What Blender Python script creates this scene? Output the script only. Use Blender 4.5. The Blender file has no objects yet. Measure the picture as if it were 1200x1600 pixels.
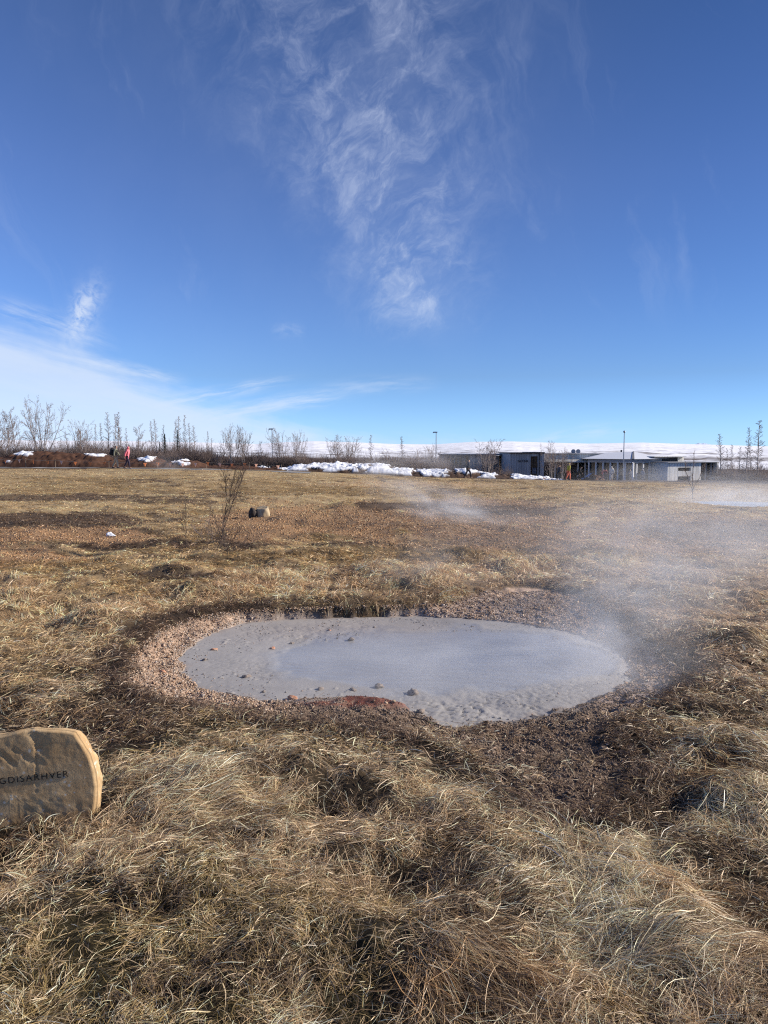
import bpy, math, random
import numpy as np
from mathutils import Vector, Matrix

sc = bpy.context.scene
COL = sc.collection
R = math.radians
# ------------------------------------------------------------------ camera
CAMZ, F, PITCH = 1.6, 1202.0, R(4.76)
cam = bpy.data.objects.new('camera', bpy.data.cameras.new('camera'))
COL.objects.link(cam); sc.camera = cam
cam.location = (0, 0, CAMZ); cam.rotation_euler = (R(90) - PITCH, 0, 0)
cam.data.sensor_width = 36; cam.data.lens = 36 * F / 1600
cam.data.clip_start = 0.05; cam.data.clip_end = 30000
# ------------------------------------------------------------------ light
SUN_EL, SUN_AZ = 27.0, 84.0
SUN_POWER, EXPOSURE = 5.0, 0.47
world = bpy.data.worlds.new("World"); sc.world = world; world.use_nodes = True
sun = bpy.data.objects.new('sun', bpy.data.lights.new('sun', 'SUN'))
COL.objects.link(sun)
sun.data.energy = SUN_POWER; sun.data.angle = R(0.5); sun.data.color = (1.0, 0.93, 0.83)
_sd = Vector((math.sin(R(SUN_AZ)) * math.cos(R(SUN_EL)), math.cos(R(SUN_AZ)) * math.cos(R(SUN_EL)), math.sin(R(SUN_EL))))
sun.rotation_euler = _sd.to_track_quat('Z', 'Y').to_euler()
sun.location = (20, 0, 30)
sc.view_settings.view_transform = 'Standard'; sc.view_settings.look = 'None'
sc.view_settings.exposure = EXPOSURE; sc.view_settings.gamma = 1
sc.view_settings.use_curve_mapping = False
sc.render.engine = 'CYCLES'
cy = sc.cycles
cy.max_bounces = 5; cy.diffuse_bounces = 2; cy.glossy_bounces = 2; cy.transmission_bounces = 3
cy.transparent_max_bounces = 8; cy.volume_bounces = 2
cy.use_denoising = False
cy.filter_width = 1.15
cy.caustics_reflective = False; cy.caustics_refractive = False


# ------------------------------------------------------------------ node helpers
class X:
    """a small expression wrapper round Math nodes"""
    def __init__(s, nt, sock): s.nt, s.s = nt, sock
    def op(s, kind, *args):
        n = s.nt.nodes.new('ShaderNodeMath'); n.operation = kind
        for i, a in enumerate((s,) + args):
            if isinstance(a, X): s.nt.links.new(a.s, n.inputs[i])
            else: n.inputs[i].default_value = a
        return X(s.nt, n.outputs[0])
    def __add__(s, o): return s.op('ADD', o)
    __radd__ = __add__
    def __sub__(s, o): return s.op('SUBTRACT', o)
    def __rsub__(s, o): return (s * -1.0) + o
    def __mul__(s, o): return s.op('MULTIPLY', o)
    __rmul__ = __mul__
    def __truediv__(s, o): return s.op('DIVIDE', o)
    def max(s, o): return s.op('MAXIMUM', o)
    def min(s, o): return s.op('MINIMUM', o)
    def pow(s, o): return s.op('POWER', o)
    def abs(s): return s.op('ABSOLUTE')
    def exp(s): return s.op('EXPONENT')
    def clamp(s): return s.max(0.0).min(1.0)
    def ss(s, a, b):
        n = s.nt.nodes.new('ShaderNodeMapRange'); n.interpolation_type = 'SMOOTHSTEP'
        s.nt.links.new(s.s, n.inputs[0])
        n.inputs[1].default_value = a; n.inputs[2].default_value = b
        if a > b:
            n.inputs[1].default_value = b; n.inputs[2].default_value = a
            n.inputs[3].default_value = 1; n.inputs[4].default_value = 0
        return X(s.nt, n.outputs[0])
    def lut(s, pts):
        """piecewise linear from (x, y) pairs"""
        pts = sorted(pts)
        acc = None
        x0, y0 = pts[0]
        acc = s * 0.0 + y0
        for (xa, ya), (xb, yb) in zip(pts, pts[1:]):
            n = s.nt.nodes.new('ShaderNodeMapRange'); s.nt.links.new(s.s, n.inputs[0])
            n.inputs[1].default_value = xa; n.inputs[2].default_value = xb
            n.inputs[3].default_value = 0; n.inputs[4].default_value = yb - ya
            acc = acc + X(s.nt, n.outputs[0])
        return acc


def vec(nt, x, y, z):
    n = nt.nodes.new('ShaderNodeCombineXYZ')
    for i, a in enumerate((x, y, z)):
        if isinstance(a, X): nt.links.new(a.s, n.inputs[i])
        else: n.inputs[i].default_value = a
    return n.outputs[0]


def noise(nt, v, scale, detail=4, rough=0.55, dist=0.0):
    n = nt.nodes.new('ShaderNodeTexNoise')
    if v is not None: nt.links.new(v, n.inputs['Vector'])
    n.inputs['Scale'].default_value = scale; n.inputs['Detail'].default_value = detail
    n.inputs['Roughness'].default_value = rough; n.inputs['Distortion'].default_value = dist
    return X(nt, n.outputs[0])


def mixcol(nt, fac, a, b, blend='MIX'):
    n = nt.nodes.new('ShaderNodeMix'); n.data_type = 'RGBA'; n.blend_type = blend
    if isinstance(fac, X): nt.links.new(fac.s, n.inputs[0])
    else: n.inputs[0].default_value = fac
    for i, c in ((6, a), (7, b)):
        if isinstance(c, bpy.types.NodeSocket): nt.links.new(c, n.inputs[i])
        else: n.inputs[i].default_value = tuple(c) + (1,) if len(c) == 3 else c
    return n.outputs[2]


def px_azel(u, v):
    xc, yc = (u - 600) / F, (800 - v) / F
    d = Vector((xc, math.cos(PITCH) + yc * math.sin(PITCH), -math.sin(PITCH) + yc * math.cos(PITCH)))
    return math.degrees(math.atan2(d.x, d.y)), math.degrees(math.atan2(d.z, math.hypot(d.x, d.y)))


# ------------------------------------------------------------------ sky with cirrus
def build_world():
    nt = world.node_tree; L = nt.links
    bg = nt.nodes['Background']; bg.inputs[1].default_value = 0.0722
    sky = nt.nodes.new('ShaderNodeTexSky'); sky.sky_type = 'NISHITA'; sky.sun_disc = False
    sky.sun_elevation = R(SUN_EL); sky.sun_rotation = R(SUN_AZ)
    sky.air_density = 1.0; sky.dust_density = 0.0; sky.ozone_density = 10.0
    tc = nt.nodes.new('ShaderNodeTexCoord'); sep = nt.nodes.new('ShaderNodeSeparateXYZ')
    L.new(tc.outputs['Generated'], sep.inputs[0])
    dx, dy, dz = (X(nt, sep.outputs[i]) for i in range(3))
    # clear dry winter air: a little bluer at the rim than the model gives
    ramp = vec(nt, dz.lut([(0.0, 1.12), (0.05, 1.14), (0.09, 1.14), (0.31, 1.12), (0.47, 0.86)]),
               dz.lut([(0.0, 1.54), (0.05, 1.25), (0.09, 1.08), (0.31, 0.93), (0.47, 0.77)]),
               dz.lut([(0.0, 2.25), (0.05, 1.60), (0.09, 1.24), (0.31, 1.04), (0.47, 0.86)]))
    deg = 180 / math.pi
    az = dx.op('ARCTAN2', dy) * deg
    el = dz.op('ARCSINE') * deg
    base = mixcol(nt, 1.0, sky.outputs[0], ramp, 'MULTIPLY')
    lf = az.lut([(-60, 1.5), (-27, 1.42), (0, 1.14), (25, 1.0)])
    base = mixcol(nt, 1.0, base, vec(nt, lf, lf, lf), 'MULTIPLY')
    # warped coordinates for the wisps
    p0 = vec(nt, az, el, 0.0)
    w1 = noise(nt, p0, 0.10, 3) - 0.5
    w2 = noise(nt, vec(nt, az + 37.0, el - 11.0, 3.0), 0.10, 3) - 0.5
    w3 = noise(nt, vec(nt, az, el, 9.0), 0.5, 3) - 0.5
    w4 = noise(nt, vec(nt, az, el, 19.0), 0.5, 3) - 0.5
    aw = az + w1 * 5.0 + w3 * 1.3
    ew = el + w2 * 5.0 + w4 * 1.3
    # central column of cirrus
    cpts = [(480, -60), (540, 0), (560, 120), (580, 250), (615, 330), (640, 400), (652, 470), (655, 540)]
    cl = [px_azel(u, v) for u, v in cpts]
    cen = el.lut([(e, a) for a, e in cl])
    wid = el.lut([(px_azel(600, v)[1], w) for v, w in ((-60, 9.0), (0, 8.2), (200, 6.8), (320, 5.4), (400, 4.0), (500, 3.5), (540, 2.8))])
    amp = el.lut([(px_azel(600, v)[1], w) for v, w in ((-300, 0.5), (0, 0.62), (150, 0.66), (280, 0.72), (350, 0.58), (410, 0.70), (480, 0.58), (515, 0.36), (548, 0.0))])
    q = (az + w1 * 2.5 + w3 * 1.2 - cen) / wid
    prof = (q * q * -1.0).exp()
    fil = noise(nt, vec(nt, aw * 0.62 + ew * 0.42, ew * 0.85 - aw * 0.60, 5.0), 0.36, 10, 0.66, 0.35).ss(0.40, 0.70)
    fil2 = noise(nt, vec(nt, aw * 0.7 + ew * 0.4, ew * 1.3 - aw * 0.75, 15.0), 0.95, 9, 0.68, 0.3).ss(0.40, 0.74)
    veil = noise(nt, vec(nt, aw, ew * 0.7, 8.0), 0.17, 5, 0.6).ss(0.30, 0.75)
    a1 = prof * amp * (fil * 0.52 + fil2 * 0.44 * (fil * 0.7 + 0.3) + veil * 0.16)
    # side wisps to the right and left of the column, faint
    sw = noise(nt, vec(nt, aw * 0.9 + ew * 0.25, ew * 0.28, 25.0), 0.30, 9, 0.62, 0.6).ss(0.52, 0.82)
    band = el.ss(7.0, 13.0)
    a2 = sw * band * 0.13
    # low bank at the left
    edge = az.lut([(px_azel(u, v)[0], px_azel(u, v)[1]) for u, v in ((-900, 300), (-300, 420), (0, 512), (100, 535), (200, 580), (320, 628), (420, 652), (600, 690), (900, 715))])
    st = noise(nt, vec(nt, az * 0.22 - el * 0.12, el * 1.3 + az * 0.28, 2.0), 0.55, 8, 0.6, 0.4)
    dpt = edge - el + (st - 0.5) * 3.0 + w3 * 1.0
    a3 = dpt.ss(-0.9, 1.9) * (st * 0.40 + 0.62)
    # drawn out streaks that leave the bank
    def streak(u0, v0, u1, v1, w, k, seed):
        (a0, e0), (a1_, e1) = px_azel(u0, v0), px_azel(u1, v1)
        t = (az - a0) / (a1_ - a0)
        off = el - (t * (e1 - e0) + e0) - (t * t - t) * -0.5 + w3 * 0.35
        ends = t.ss(-0.25, 0.25) * t.ss(1.05, 0.6)
        nz = noise(nt, vec(nt, t * 2.0, off * 1.5, seed), 1.4, 7, 0.62).ss(0.30, 0.7)
        g = (off / w); g = (g * g * -1.0).exp()
        return g * ends * nz * k
    a4 = streak(220, 640, 480, 590, 0.42, 0.75, 1.0)
    a4 = a4.max(streak(300, 655, 570, 612, 0.55, 0.70, 4.0)).max(streak(0, 480, 190, 545, 0.7, 0.5, 7.0))
    a4 = a4.max(streak(500, 612, 690, 598, 0.5, 0.32, 11.0)).max(streak(120, 560, 300, 600, 0.4, 0.6, 13.0))
    a4 = a4.max(streak(820, 690, 1010, 668, 0.5, 0.35, 17.0)).max(streak(430, 515, 480, 520, 0.5, 0.18, 19.0))
    # small bright puff
    pa, pe = px_azel(130, 490)
    rx = (az - pa) + w3 * 1.1 + (el - pe) * -0.32; ry = (el - pe) + w4 * 0.8
    pd = (rx / 0.85) * (rx / 0.85) + (ry / 1.75) * (ry / 1.75)
    pn = noise(nt, vec(nt, az, el, 31.0), 1.5, 8, 0.65, 0.5).ss(0.28, 0.66)
    a5 = (pd * -1.0).exp() * pn * 0.95
    a6 = (veil * 0.4 + 0.6) * 0.05 * el.ss(2.0, 8.0) * az.ss(24.0, 4.0)
    tot = 1.0 - (1.0 - a1.clamp()) * (1.0 - a2.clamp()) * (1.0 - a6.clamp()) * (1.0 - a3.clamp() * 0.95) * (1.0 - a4.clamp()) * (1.0 - a5.clamp())
    tot = tot * dz.ss(-0.02, 0.0) * dy.ss(-0.2, 0.2)
    cloudc = vec(nt, el.lut([(0, 7.2), (12, 6.6), (30, 4.9)]), el.lut([(0, 8.4), (12, 7.5), (30, 5.6)]), el.lut([(0, 10.2), (12, 9.4), (30, 7.8)]))
    L.new(mixcol(nt, tot, base, cloudc), bg.inputs[0])


build_world()

# ------------------------------------------------------------------ mesh helpers
def tag(o, label=None, cat=None, group=None, kind=None):
    if label: o['label'] = label
    if cat: o['category'] = cat
    if group: o['group'] = group
    if kind: o['kind'] = kind
    return o


def mk(name, V, Fa, mat=None, parent=None, col=None, smooth=False, attrs=None):
    """V (n,3); Fa: list of int arrays (m,k), or one such array"""
    V = np.asarray(V, np.float32)
    if not isinstance(Fa, (list, tuple)): Fa = [Fa]
    Fa = [np.asarray(f, np.int32) for f in Fa if len(f)]
    me = bpy.data.meshes.new(name)
    me.vertices.add(len(V)); me.vertices.foreach_set('co', V.ravel())
    nl = sum(f.size for f in Fa); nf = sum(len(f) for f in Fa)
    me.loops.add(nl); me.polygons.add(nf)
    me.loops.foreach_set('vertex_index', np.concatenate([f.ravel() for f in Fa]))
    ls, st = [], 0
    for f in Fa:
        ls.append(st + np.arange(len(f)) * f.shape[1]); st += f.size
    me.polygons.foreach_set('loop_start', np.concatenate(ls).astype(np.int32))
    me.update(calc_edges=True)
    if smooth: me.polygons.foreach_set('use_smooth', np.ones(nf, bool))
    if col is not None:
        c = np.ones((len(V), 4), np.float32); c[:, :3] = col
        a = me.attributes.new('Col', 'FLOAT_COLOR', 'POINT'); a.data.foreach_set('color', c.ravel())
    for k, v in (attrs or {}).items():
        a = me.attributes.new(k, 'FLOAT', 'POINT'); a.data.foreach_set('value', np.asarray(v, np.float32))
    if mat: me.materials.append(mat)
    o = bpy.data.objects.new(name, me); COL.objects.link(o)
    if parent is not None: o.parent = parent
    return o


def empty(name, loc=(0, 0, 0), rz=0, parent=None):
    o = bpy.data.objects.new(name, None); COL.objects.link(o); o.location = loc; o.rotation_euler = (0, 0, rz)
    o.empty_display_size = 0.1
    if parent is not None: o.parent = parent
    return o


def copy_tree(o, parent=None):
    c = o.copy(); COL.objects.link(c)
    if parent is not None: c.parent = parent
    for ch in list(o.children): copy_tree(ch, c)
    return c


class MB:
    """collects boxes and prisms for one mesh"""
    def __init__(s): s.v, s.f = [], []
    def box(s, x0, x1, y0, y1, z0, z1):
        b = len(s.v)
        s.v += [(x, y, z) for z in (z0, z1) for y in (y0, y1) for x in (x0, x1)]
        s.f += [(b, b + 2, b + 3, b + 1), (b + 4, b + 5, b + 7, b + 6), (b, b + 1, b + 5, b + 4), (b + 2, b + 6, b + 7, b + 3), (b, b + 4, b + 6, b + 2), (b + 1, b + 3, b + 7, b + 5)]
        return s
    def poly(s, pts, faces):
        b = len(s.v); s.v += list(pts); s.f += [tuple(b + i for i in f) for f in faces]; return s
    def cyl(s, x, y, z0, z1, r0, r1=None, n=10):
        r1 = r0 if r1 is None else r1; b = len(s.v)
        for z, r in ((z0, r0), (z1, r1)):
            s.v += [(x + r * math.cos(2 * math.pi * i / n), y + r * math.sin(2 * math.pi * i / n), z) for i in range(n)]
        s.f += [(b + i, b + (i + 1) % n, b + n + (i + 1) % n, b + n + i) for i in range(n)]
        s.f += [tuple(b + n - 1 - i for i in range(n)), tuple(b + n + i for i in range(n))]
        return s
    def build(s, name, mat, parent=None):
        me = bpy.data.meshes.new(name); me.from_pydata(s.v, [], s.f); me.update()
        if mat: me.materials.append(mat)
        o = bpy.data.objects.new(name, me); COL.objects.link(o)
        if parent is not None: o.parent = parent
        return o


def tubes(lines, sides=3):
    """lines: list of (pts (k,3), radii (k,)) -> V, quads"""
    Vs, Fs, off = [], [], 0
    ang = np.arange(sides) * 2 * math.pi / sides
    for pts, rad in lines:
        pts = np.asarray(pts, float); rad = np.asarray(rad, float); k = len(pts)
        t = np.gradient(pts, axis=0); t /= np.linalg.norm(t, axis=1)[:, None] + 1e-9
        ref = np.where(np.abs(t[:, 2:3]) > 0.9, np.array([[1., 0, 0]]), np.array([[0, 0, 1.]]))
        a = np.cross(t, ref); a /= np.linalg.norm(a, axis=1)[:, None] + 1e-9
        b = np.cross(t, a)
        ring = pts[:, None] + rad[:, None, None] * (a[:, None] * np.cos(ang)[None, :, None] + b[:, None] * np.sin(ang)[None, :, None])
        Vs.append(ring.reshape(-1, 3))
        i = np.arange(k - 1)[:, None] * sides; j = np.arange(sides)[None]; jn = (j + 1) % sides
        Fs.append(np.stack([off + i + j, off + i + jn, off + i + sides + jn, off + i + sides + j], -1).reshape(-1, 4))
        off += k * sides
    return np.concatenate(Vs), np.concatenate(Fs)


# ------------------------------------------------------------------ noise
def _h(ix, iy, iz, seed):
    n = (ix.astype(np.int64) * 374761393 + iy.astype(np.int64) * 668265263 + iz.astype(np.int64) * 2147483647 + seed * 974634541)
    n = (n ^ (n >> 13)) * 1274126177
    n = n ^ (n >> 16)
    return (n & 0xFFFFFF) / float(0xFFFFFF)


def vn(x, y, seed=0, z=None):
    x = np.asarray(x, float); y = np.asarray(y, float)
    xi, yi = np.floor(x), np.floor(y); fx, fy = x - xi, y - yi
    fx = fx * fx * (3 - 2 * fx); fy = fy * fy * (3 - 2 * fy)
    def lay(zi):
        a = _h(xi, yi, zi, seed); b = _h(xi + 1, yi, zi, seed); c = _h(xi, yi + 1, zi, seed); d = _h(xi + 1, yi + 1, zi, seed)
        return (a * (1 - fx) + b * fx) * (1 - fy) + (c * (1 - fx) + d * fx) * fy
    if z is None: return lay(np.zeros_like(xi))
    zi = np.floor(z); fz = z - zi; fz = fz * fz * (3 - 2 * fz)
    return lay(zi) * (1 - fz) + lay(zi + 1) * fz


def fbm(x, y, seed=0, oct=4, z=None, gain=0.5):
    s, a, t = 0, 1.0, 0
    for i in range(oct):
        f = 2.03 ** i
        s = s + a * vn(x * f + 17.3 * i, y * f - 9.1 * i, seed + i, None if z is None else z * f); t += a; a *= gain
    return s / t


def sst(x, a, b):
    t = np.clip((x - a) / (b - a), 0, 1); return t * t * (3 - 2 * t)


# ------------------------------------------------------------------ pixel <-> world (for measuring where things stand)
def unproj(u, v, z):
    xc, yc = (u - 600) / F, (800 - v) / F
    dy = math.cos(PITCH) + yc * math.sin(PITCH); dz = -math.sin(PITCH) + yc * math.cos(PITCH)
    t = (z - CAMZ) / dz
    return np.array([xc * t, dy * t, z])


def at(u, v, Y):
    xc, yc = (u - 600) / F, (800 - v) / F
    dy = math.cos(PITCH) + yc * math.sin(PITCH); dz = -math.sin(PITCH) + yc * math.cos(PITCH)
    t = Y / dy
    return np.array([xc * t, Y, CAMZ + dz * t])


def proj(x, y, z):
    c, s = math.cos(PITCH), math.sin(PITCH)
    d = y * c - (z - CAMZ) * s; h = y * s + (z - CAMZ) * c
    d = np.maximum(d, 0.05)
    return 600 + F * x / d, 800 - F * h / d


# ------------------------------------------------------------------ terrain
MUDZ = -0.13
mud_px = [(277, 1040), (283, 1020), (318, 996), (378, 973), (450, 967), (520, 965), (600, 962), (700, 965), (800, 972), (900, 990), (962, 1012), (987, 1038), (980, 1066), (950, 1090), (905, 1106), (850, 1120), (790, 1131), (740, 1141), (692, 1134), (657, 1116), (640, 1101), (560, 1092), (487, 1097), (440, 1096), (390, 1092), (345, 1086), (300, 1070)]
out_px = [(212, 1045), (224, 1010), (258, 986), (320, 966), (400, 957), (480, 953), (560, 953.5), (620, 950), (700, 948), (740, 930), (820, 915), (900, 930), (935, 962), (965, 985), (1015, 1010), (1050, 1045), (1047, 1080), (1012, 1105), (960, 1125), (915, 1150), (985, 1205), (955, 1270), (865, 1278), (800, 1235), (740, 1172), (650, 1152), (540, 1134), (430, 1122), (330, 1110), (258, 1100), (222, 1075)]
MUD = np.array([unproj(u, v, MUDZ)[:2] for u, v in mud_px])
OUT = np.array([unproj(u, v, -0.05)[:2] for u, v in out_px])


def smooth_poly(P, n=4):
    for _ in range(2):
        Q = np.roll(P, -1, 0); P = np.stack([P * .75 + Q * .25, P * .25 + Q * .75], 1).reshape(-1, 2)
    return P


MUD = smooth_poly(MUD); OUT = smooth_poly(OUT)


def sdf(P, x, y):
    sh = x.shape; x = x.ravel(); y = y.ravel(); d = np.full(len(x), 1e9); ins = np.zeros(len(x), bool)
    A = P; B = np.roll(P, -1, 0)
    for (ax, ay), (bx, by) in zip(A, B):
        ex, ey = bx - ax, by - ay
        t = np.clip(((x - ax) * ex + (y - ay) * ey) / (ex * ex + ey * ey + 1e-12), 0, 1)
        d = np.minimum(d, np.hypot(x - ax - t * ex, y - ay - t * ey))
        c = ((ay > y) != (by > y)) & (x < (bx - ax) * (y - ay) / (by - ay + 1e-12) + ax)
        ins ^= c
    return np.where(ins, -d, d).reshape(sh)


# tussocks: (u, v, radius m, height m)
TUSS = [(735, 1262, .20, .15), (1118, 1256, .15, .12), (1182, 1268, .18, .13), (790, 1400, .22, .07), (640, 1215, .22, .09), (450, 1205, .3, .10), (1030, 1420, .25, .05), (300, 1250, .3, .09),
        (560, 1330, .28, .08), (250, 1400, .3, .06), (480, 1450, .25, .07), (720, 1520, .22, .08), (930, 1600, .22, .08), (1120, 1520, .33, .09), (90, 1440, .3, .05), (350, 1560, .3, .06), (1130, 1180, .28, .14), (1080, 1110, .22, .13), (960, 985, .3, .10), (1090, 1060, .3, .16), (1170, 1010, .4, .12), (720, 955, .35, .08), (580, 1240, .2, .08), (1000, 1350, .2, .05), (400, 1330, .3, .07), (640, 1480, .25, .07)]
HOLL = [(1000, 1275, .22, -.10), (690, 1250, .12, -.07), (540, 1290, .2, -.06), (640, 1400, .2, -.06), (880, 1200, .2, -.05), (500, 1520, .22, -.05), (1180, 1440, .2, -.06), (1058, 1080, .20, -.13), (150, 1150, .2, -.05)]
TW = [(tuple(unproj(u, v, 0)[:2]) + (r, h)) for u, v, r, h in TUSS + HOLL]
_rt = random.Random(4)
for _ in range(240):
    r_ = _rt.uniform(7.2, 11.5); a_ = _rt.uniform(-0.75, 0.75)
    TW.append((r_ * math.sin(a_), r_ * math.cos(a_), _rt.uniform(.15, .5), _rt.uniform(.02, .09)))
TW = np.array(TW)


def base_h(x, y):
    z = -0.62 * (1 + np.tanh((x + 2) / 14)) * sst(y, 12, 55)
    z = z - 0.9 * sst(y, 64, 86) * sst(x, -10, 8)
    r = np.hypot(x, y)
    z = z - 9.0 * sst(r, 125, 420)
    z = z + (fbm(x / 9, y / 4, 3, 3) - .5) * 0.30 * sst(r, 9, 16) * (1 - sst(r, 58, 64) * .7)
    z = z + (fbm(x / 1.1, y / .9, 5, 3) - .5) * 0.22 * sst(r, 5.0, 9) * (1 - sst(r, 56, 66) * .8)
    return z


# fine grid round the pool
GX0, GY0, GS, GNX, GNY = -6.0, 0.8, 0.02, 601, 640
gx, gy = np.meshgrid(GX0 + GS * np.arange(GNX), GY0 + GS * np.arange(GNY))
jit = (fbm(gx * 5, gy * 5, 40, 3) - .5) * 0.10
jitm = jit * 1.3 + sst(-gy, -5.35, -4.85) * (fbm(gx * 7, gy * 7, 47, 4) - .5) * .20 + (fbm(gx * 16, gy * 16, 44, 3) - .5) * .075
G1 = sdf(MUD, gx, gy) + jitm
G2 = sdf(OUT, gx, gy) + jit * 1.2
H = base_h(gx, gy)
rr = np.hypot(gx, gy)
H += (fbm(gx / .13, gy / .13, 8, 3) - .5) * .062 + (fbm(gx / .35, gy / .35, 7, 4) - .5) * .085 + (fbm(gx / 1.2, gy / 1.2, 9, 2) - .5) * .10
for tx, ty, tr, th in TW:
    i0, i1 = int((tx - 3 * tr - GX0) / GS), int((tx + 3 * tr - GX0) / GS); j0, j1 = int((ty - 3 * tr - GY0) / GS), int((ty + 3 * tr - GY0) / GS)
    i0, j0 = max(i0, 0), max(j0, 0)
    if i1 <= i0 or j1 <= j0: continue
    sl = (slice(j0, j1), slice(i0, i1))
    d_ = ((gx[sl] - tx) ** 2 + (gy[sl] - ty) ** 2) / tr ** 2
    H[sl] += th * .72 * np.exp(-d_ * 1.2)
ring_t = np.clip(G1 / (G1 - G2 + 1e-6), 0, 1); ring_t = np.where(G1 <= 0, 0, np.where(G2 >= 0, 1, ring_t))
H = -.015 + H * sst(G2, .02, .75) ** .8
inner = MUDZ + 0.010 + 0.075 * ring_t ** 1.1 + ((fbm(gx * 9, gy * 9, 21, 4) - .5) * .045 + (fbm(gx * 24, gy * 24, 23, 3) - .5) * .034) * sst(ring_t, .0, .15)
k = sst(G2, -0.03, 0.16)
H = inner * (1 - k) + (H + 0.015) * k
H = np.where(G1 < 0, MUDZ - 0.05 * sst(-G1, 0, .08) + 0.012 * (1 - sst(-G1, 0, .03)), H)
# red clay heap on the near shore
cx, cy_ = unproj(560, 1098, -0.11)[:2]
cl = np.exp(-(((gx - cx) / .36) ** 2 + ((gy - cy_) / .13) ** 2) ** 1.5)
H += cl * (.006 + .040 * fbm(gx * 14, gy * 14, 33, 3))
soil_c = unproj(880, 1215, -.03)[:2]
soil = np.exp(-(((gx - soil_c[0]) / .34) ** 2 + ((gy - soil_c[1]) / .35) ** 2))
H += soil * .05


def bil(G, x, y, fill):
    fx = (x - GX0) / GS; fy = (y - GY0) / GS
    ok = (fx >= 0) & (fy >= 0) & (fx < GNX - 1.01) & (fy < GNY - 1.01)
    fx = np.clip(fx, 0, GNX - 1.01); fy = np.clip(fy, 0, GNY - 1.01)
    i = fx.astype(int); j = fy.astype(int); a = fx - i; b = fy - j
    v = (G[j, i] * (1 - a) + G[j, i + 1] * a) * (1 - b) + (G[j + 1, i] * (1 - a) + G[j + 1, i + 1] * a) * b
    return v, ok


def far_h(x, y):
    z = base_h(x, y)
    z = z + (fbm(x / .35, y / .35, 7, 4) - .5) * .085 * (1 - sst(np.hypot(x, y), 20, 40)) + (fbm(x / 1.2, y / 1.2, 9, 2) - .5) * .10
    return z


POND = unproj(1150, 789, -.42)


def height(x, y):
    x = np.asarray(x, float); y = np.asarray(y, float)
    v, ok = bil(H, x, y, 0)
    fv = far_h(x, y)
    edge = np.minimum.reduce([x - GX0, GX0 + GS * (GNX - 1) - x, y - GY0, GY0 + GS * (GNY - 1) - y])
    w = sst(edge, 0.02, 1.6) * ok
    o = v * w + fv * (1 - w)
    pw = np.exp(-(((x - POND[0]) / 3.1) ** 2 + ((y - POND[1]) / 2.4) ** 2) ** 3)
    return o * (1 - pw) + (POND[2] - .04) * pw


def hz(x, y): return float(height(np.array([x]), np.array([y]))[0])


def dists(x, y):
    a, ok = bil(G1, x, y, 9); b, _ = bil(G2, x, y, 9)
    return np.where(ok, a, 9.0), np.where(ok, b, 9.0)


# ------------------------------------------------------------------ what grows where
# class: (ground colour, [blade colours], density, length, rise)
S = dict(
    straw=((.15, .105, .060), [(.80, .63, .42), (.70, .53, .33), (.56, .41, .245), (.84, .70, .51), (.40, .28, .165)], 1.0, 1.0, .32),
    pale=((.18, .135, .09), [(.86, .72, .50), (.80, .64, .42), (.84, .72, .54), (.60, .44, .26)], 1.15, 1.1, .26),
    moss=((.10, .08, .035), [(.40, .30, .13), (.30, .225, .085), (.62, .48, .29), (.50, .37, .21), (.24, .175, .075), (.76, .62, .42)], .95, .75, .38),
    rust=((.12, .08, .045), [(.58, .39, .20), (.48, .30, .145), (.70, .52, .30), (.36, .22, .11)], 1.1, 1.15, .25),
    dark=((.030, .021, .015), [(.16, .11, .066), (.11, .075, .045), (.30, .21, .12)], .7, .7, .4),  # dark brown growth; also paints shade where patches lie in hollows
    scrub=((.060, .041, .028), [(.13, .085, .058), (.18, .12, .08), (.095, .064, .045), (.32, .22, .14)], 1.3, .75, .75),
    gold=((.28, .19, .11), [(.80, .57, .34), (.70, .48, .27), (.84, .65, .44), (.54, .35, .19)], 1.15, 1.15, .80),
    olive=((.13, .088, .042), [(.38, .255, .11), (.46, .31, .145), (.28, .185, .08), (.60, .42, .22)], 1.0, .8, .6),
    tan=((.30, .21, .115), [(.74, .54, .30), (.64, .455, .235), (.80, .62, .37), (.46, .32, .155)], .9, .8, .45),
    red=((.27, .165, .092), [(.52, .31, .16), (.42, .23, .11), (.64, .43, .24)], .40, .45, .3),
    redbrown=((.19, .125, .078), [(.44, .28, .165), (.35, .21, .12), (.56, .39, .24)], .6, .6, .4),
    pink=((.24, .17, .115), [(.68, .51, .35), (.58, .42, .27), (.76, .61, .45), (.44, .30, .19)], 1.0, .95, .42),
)
NAMES = list(S)
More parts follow.
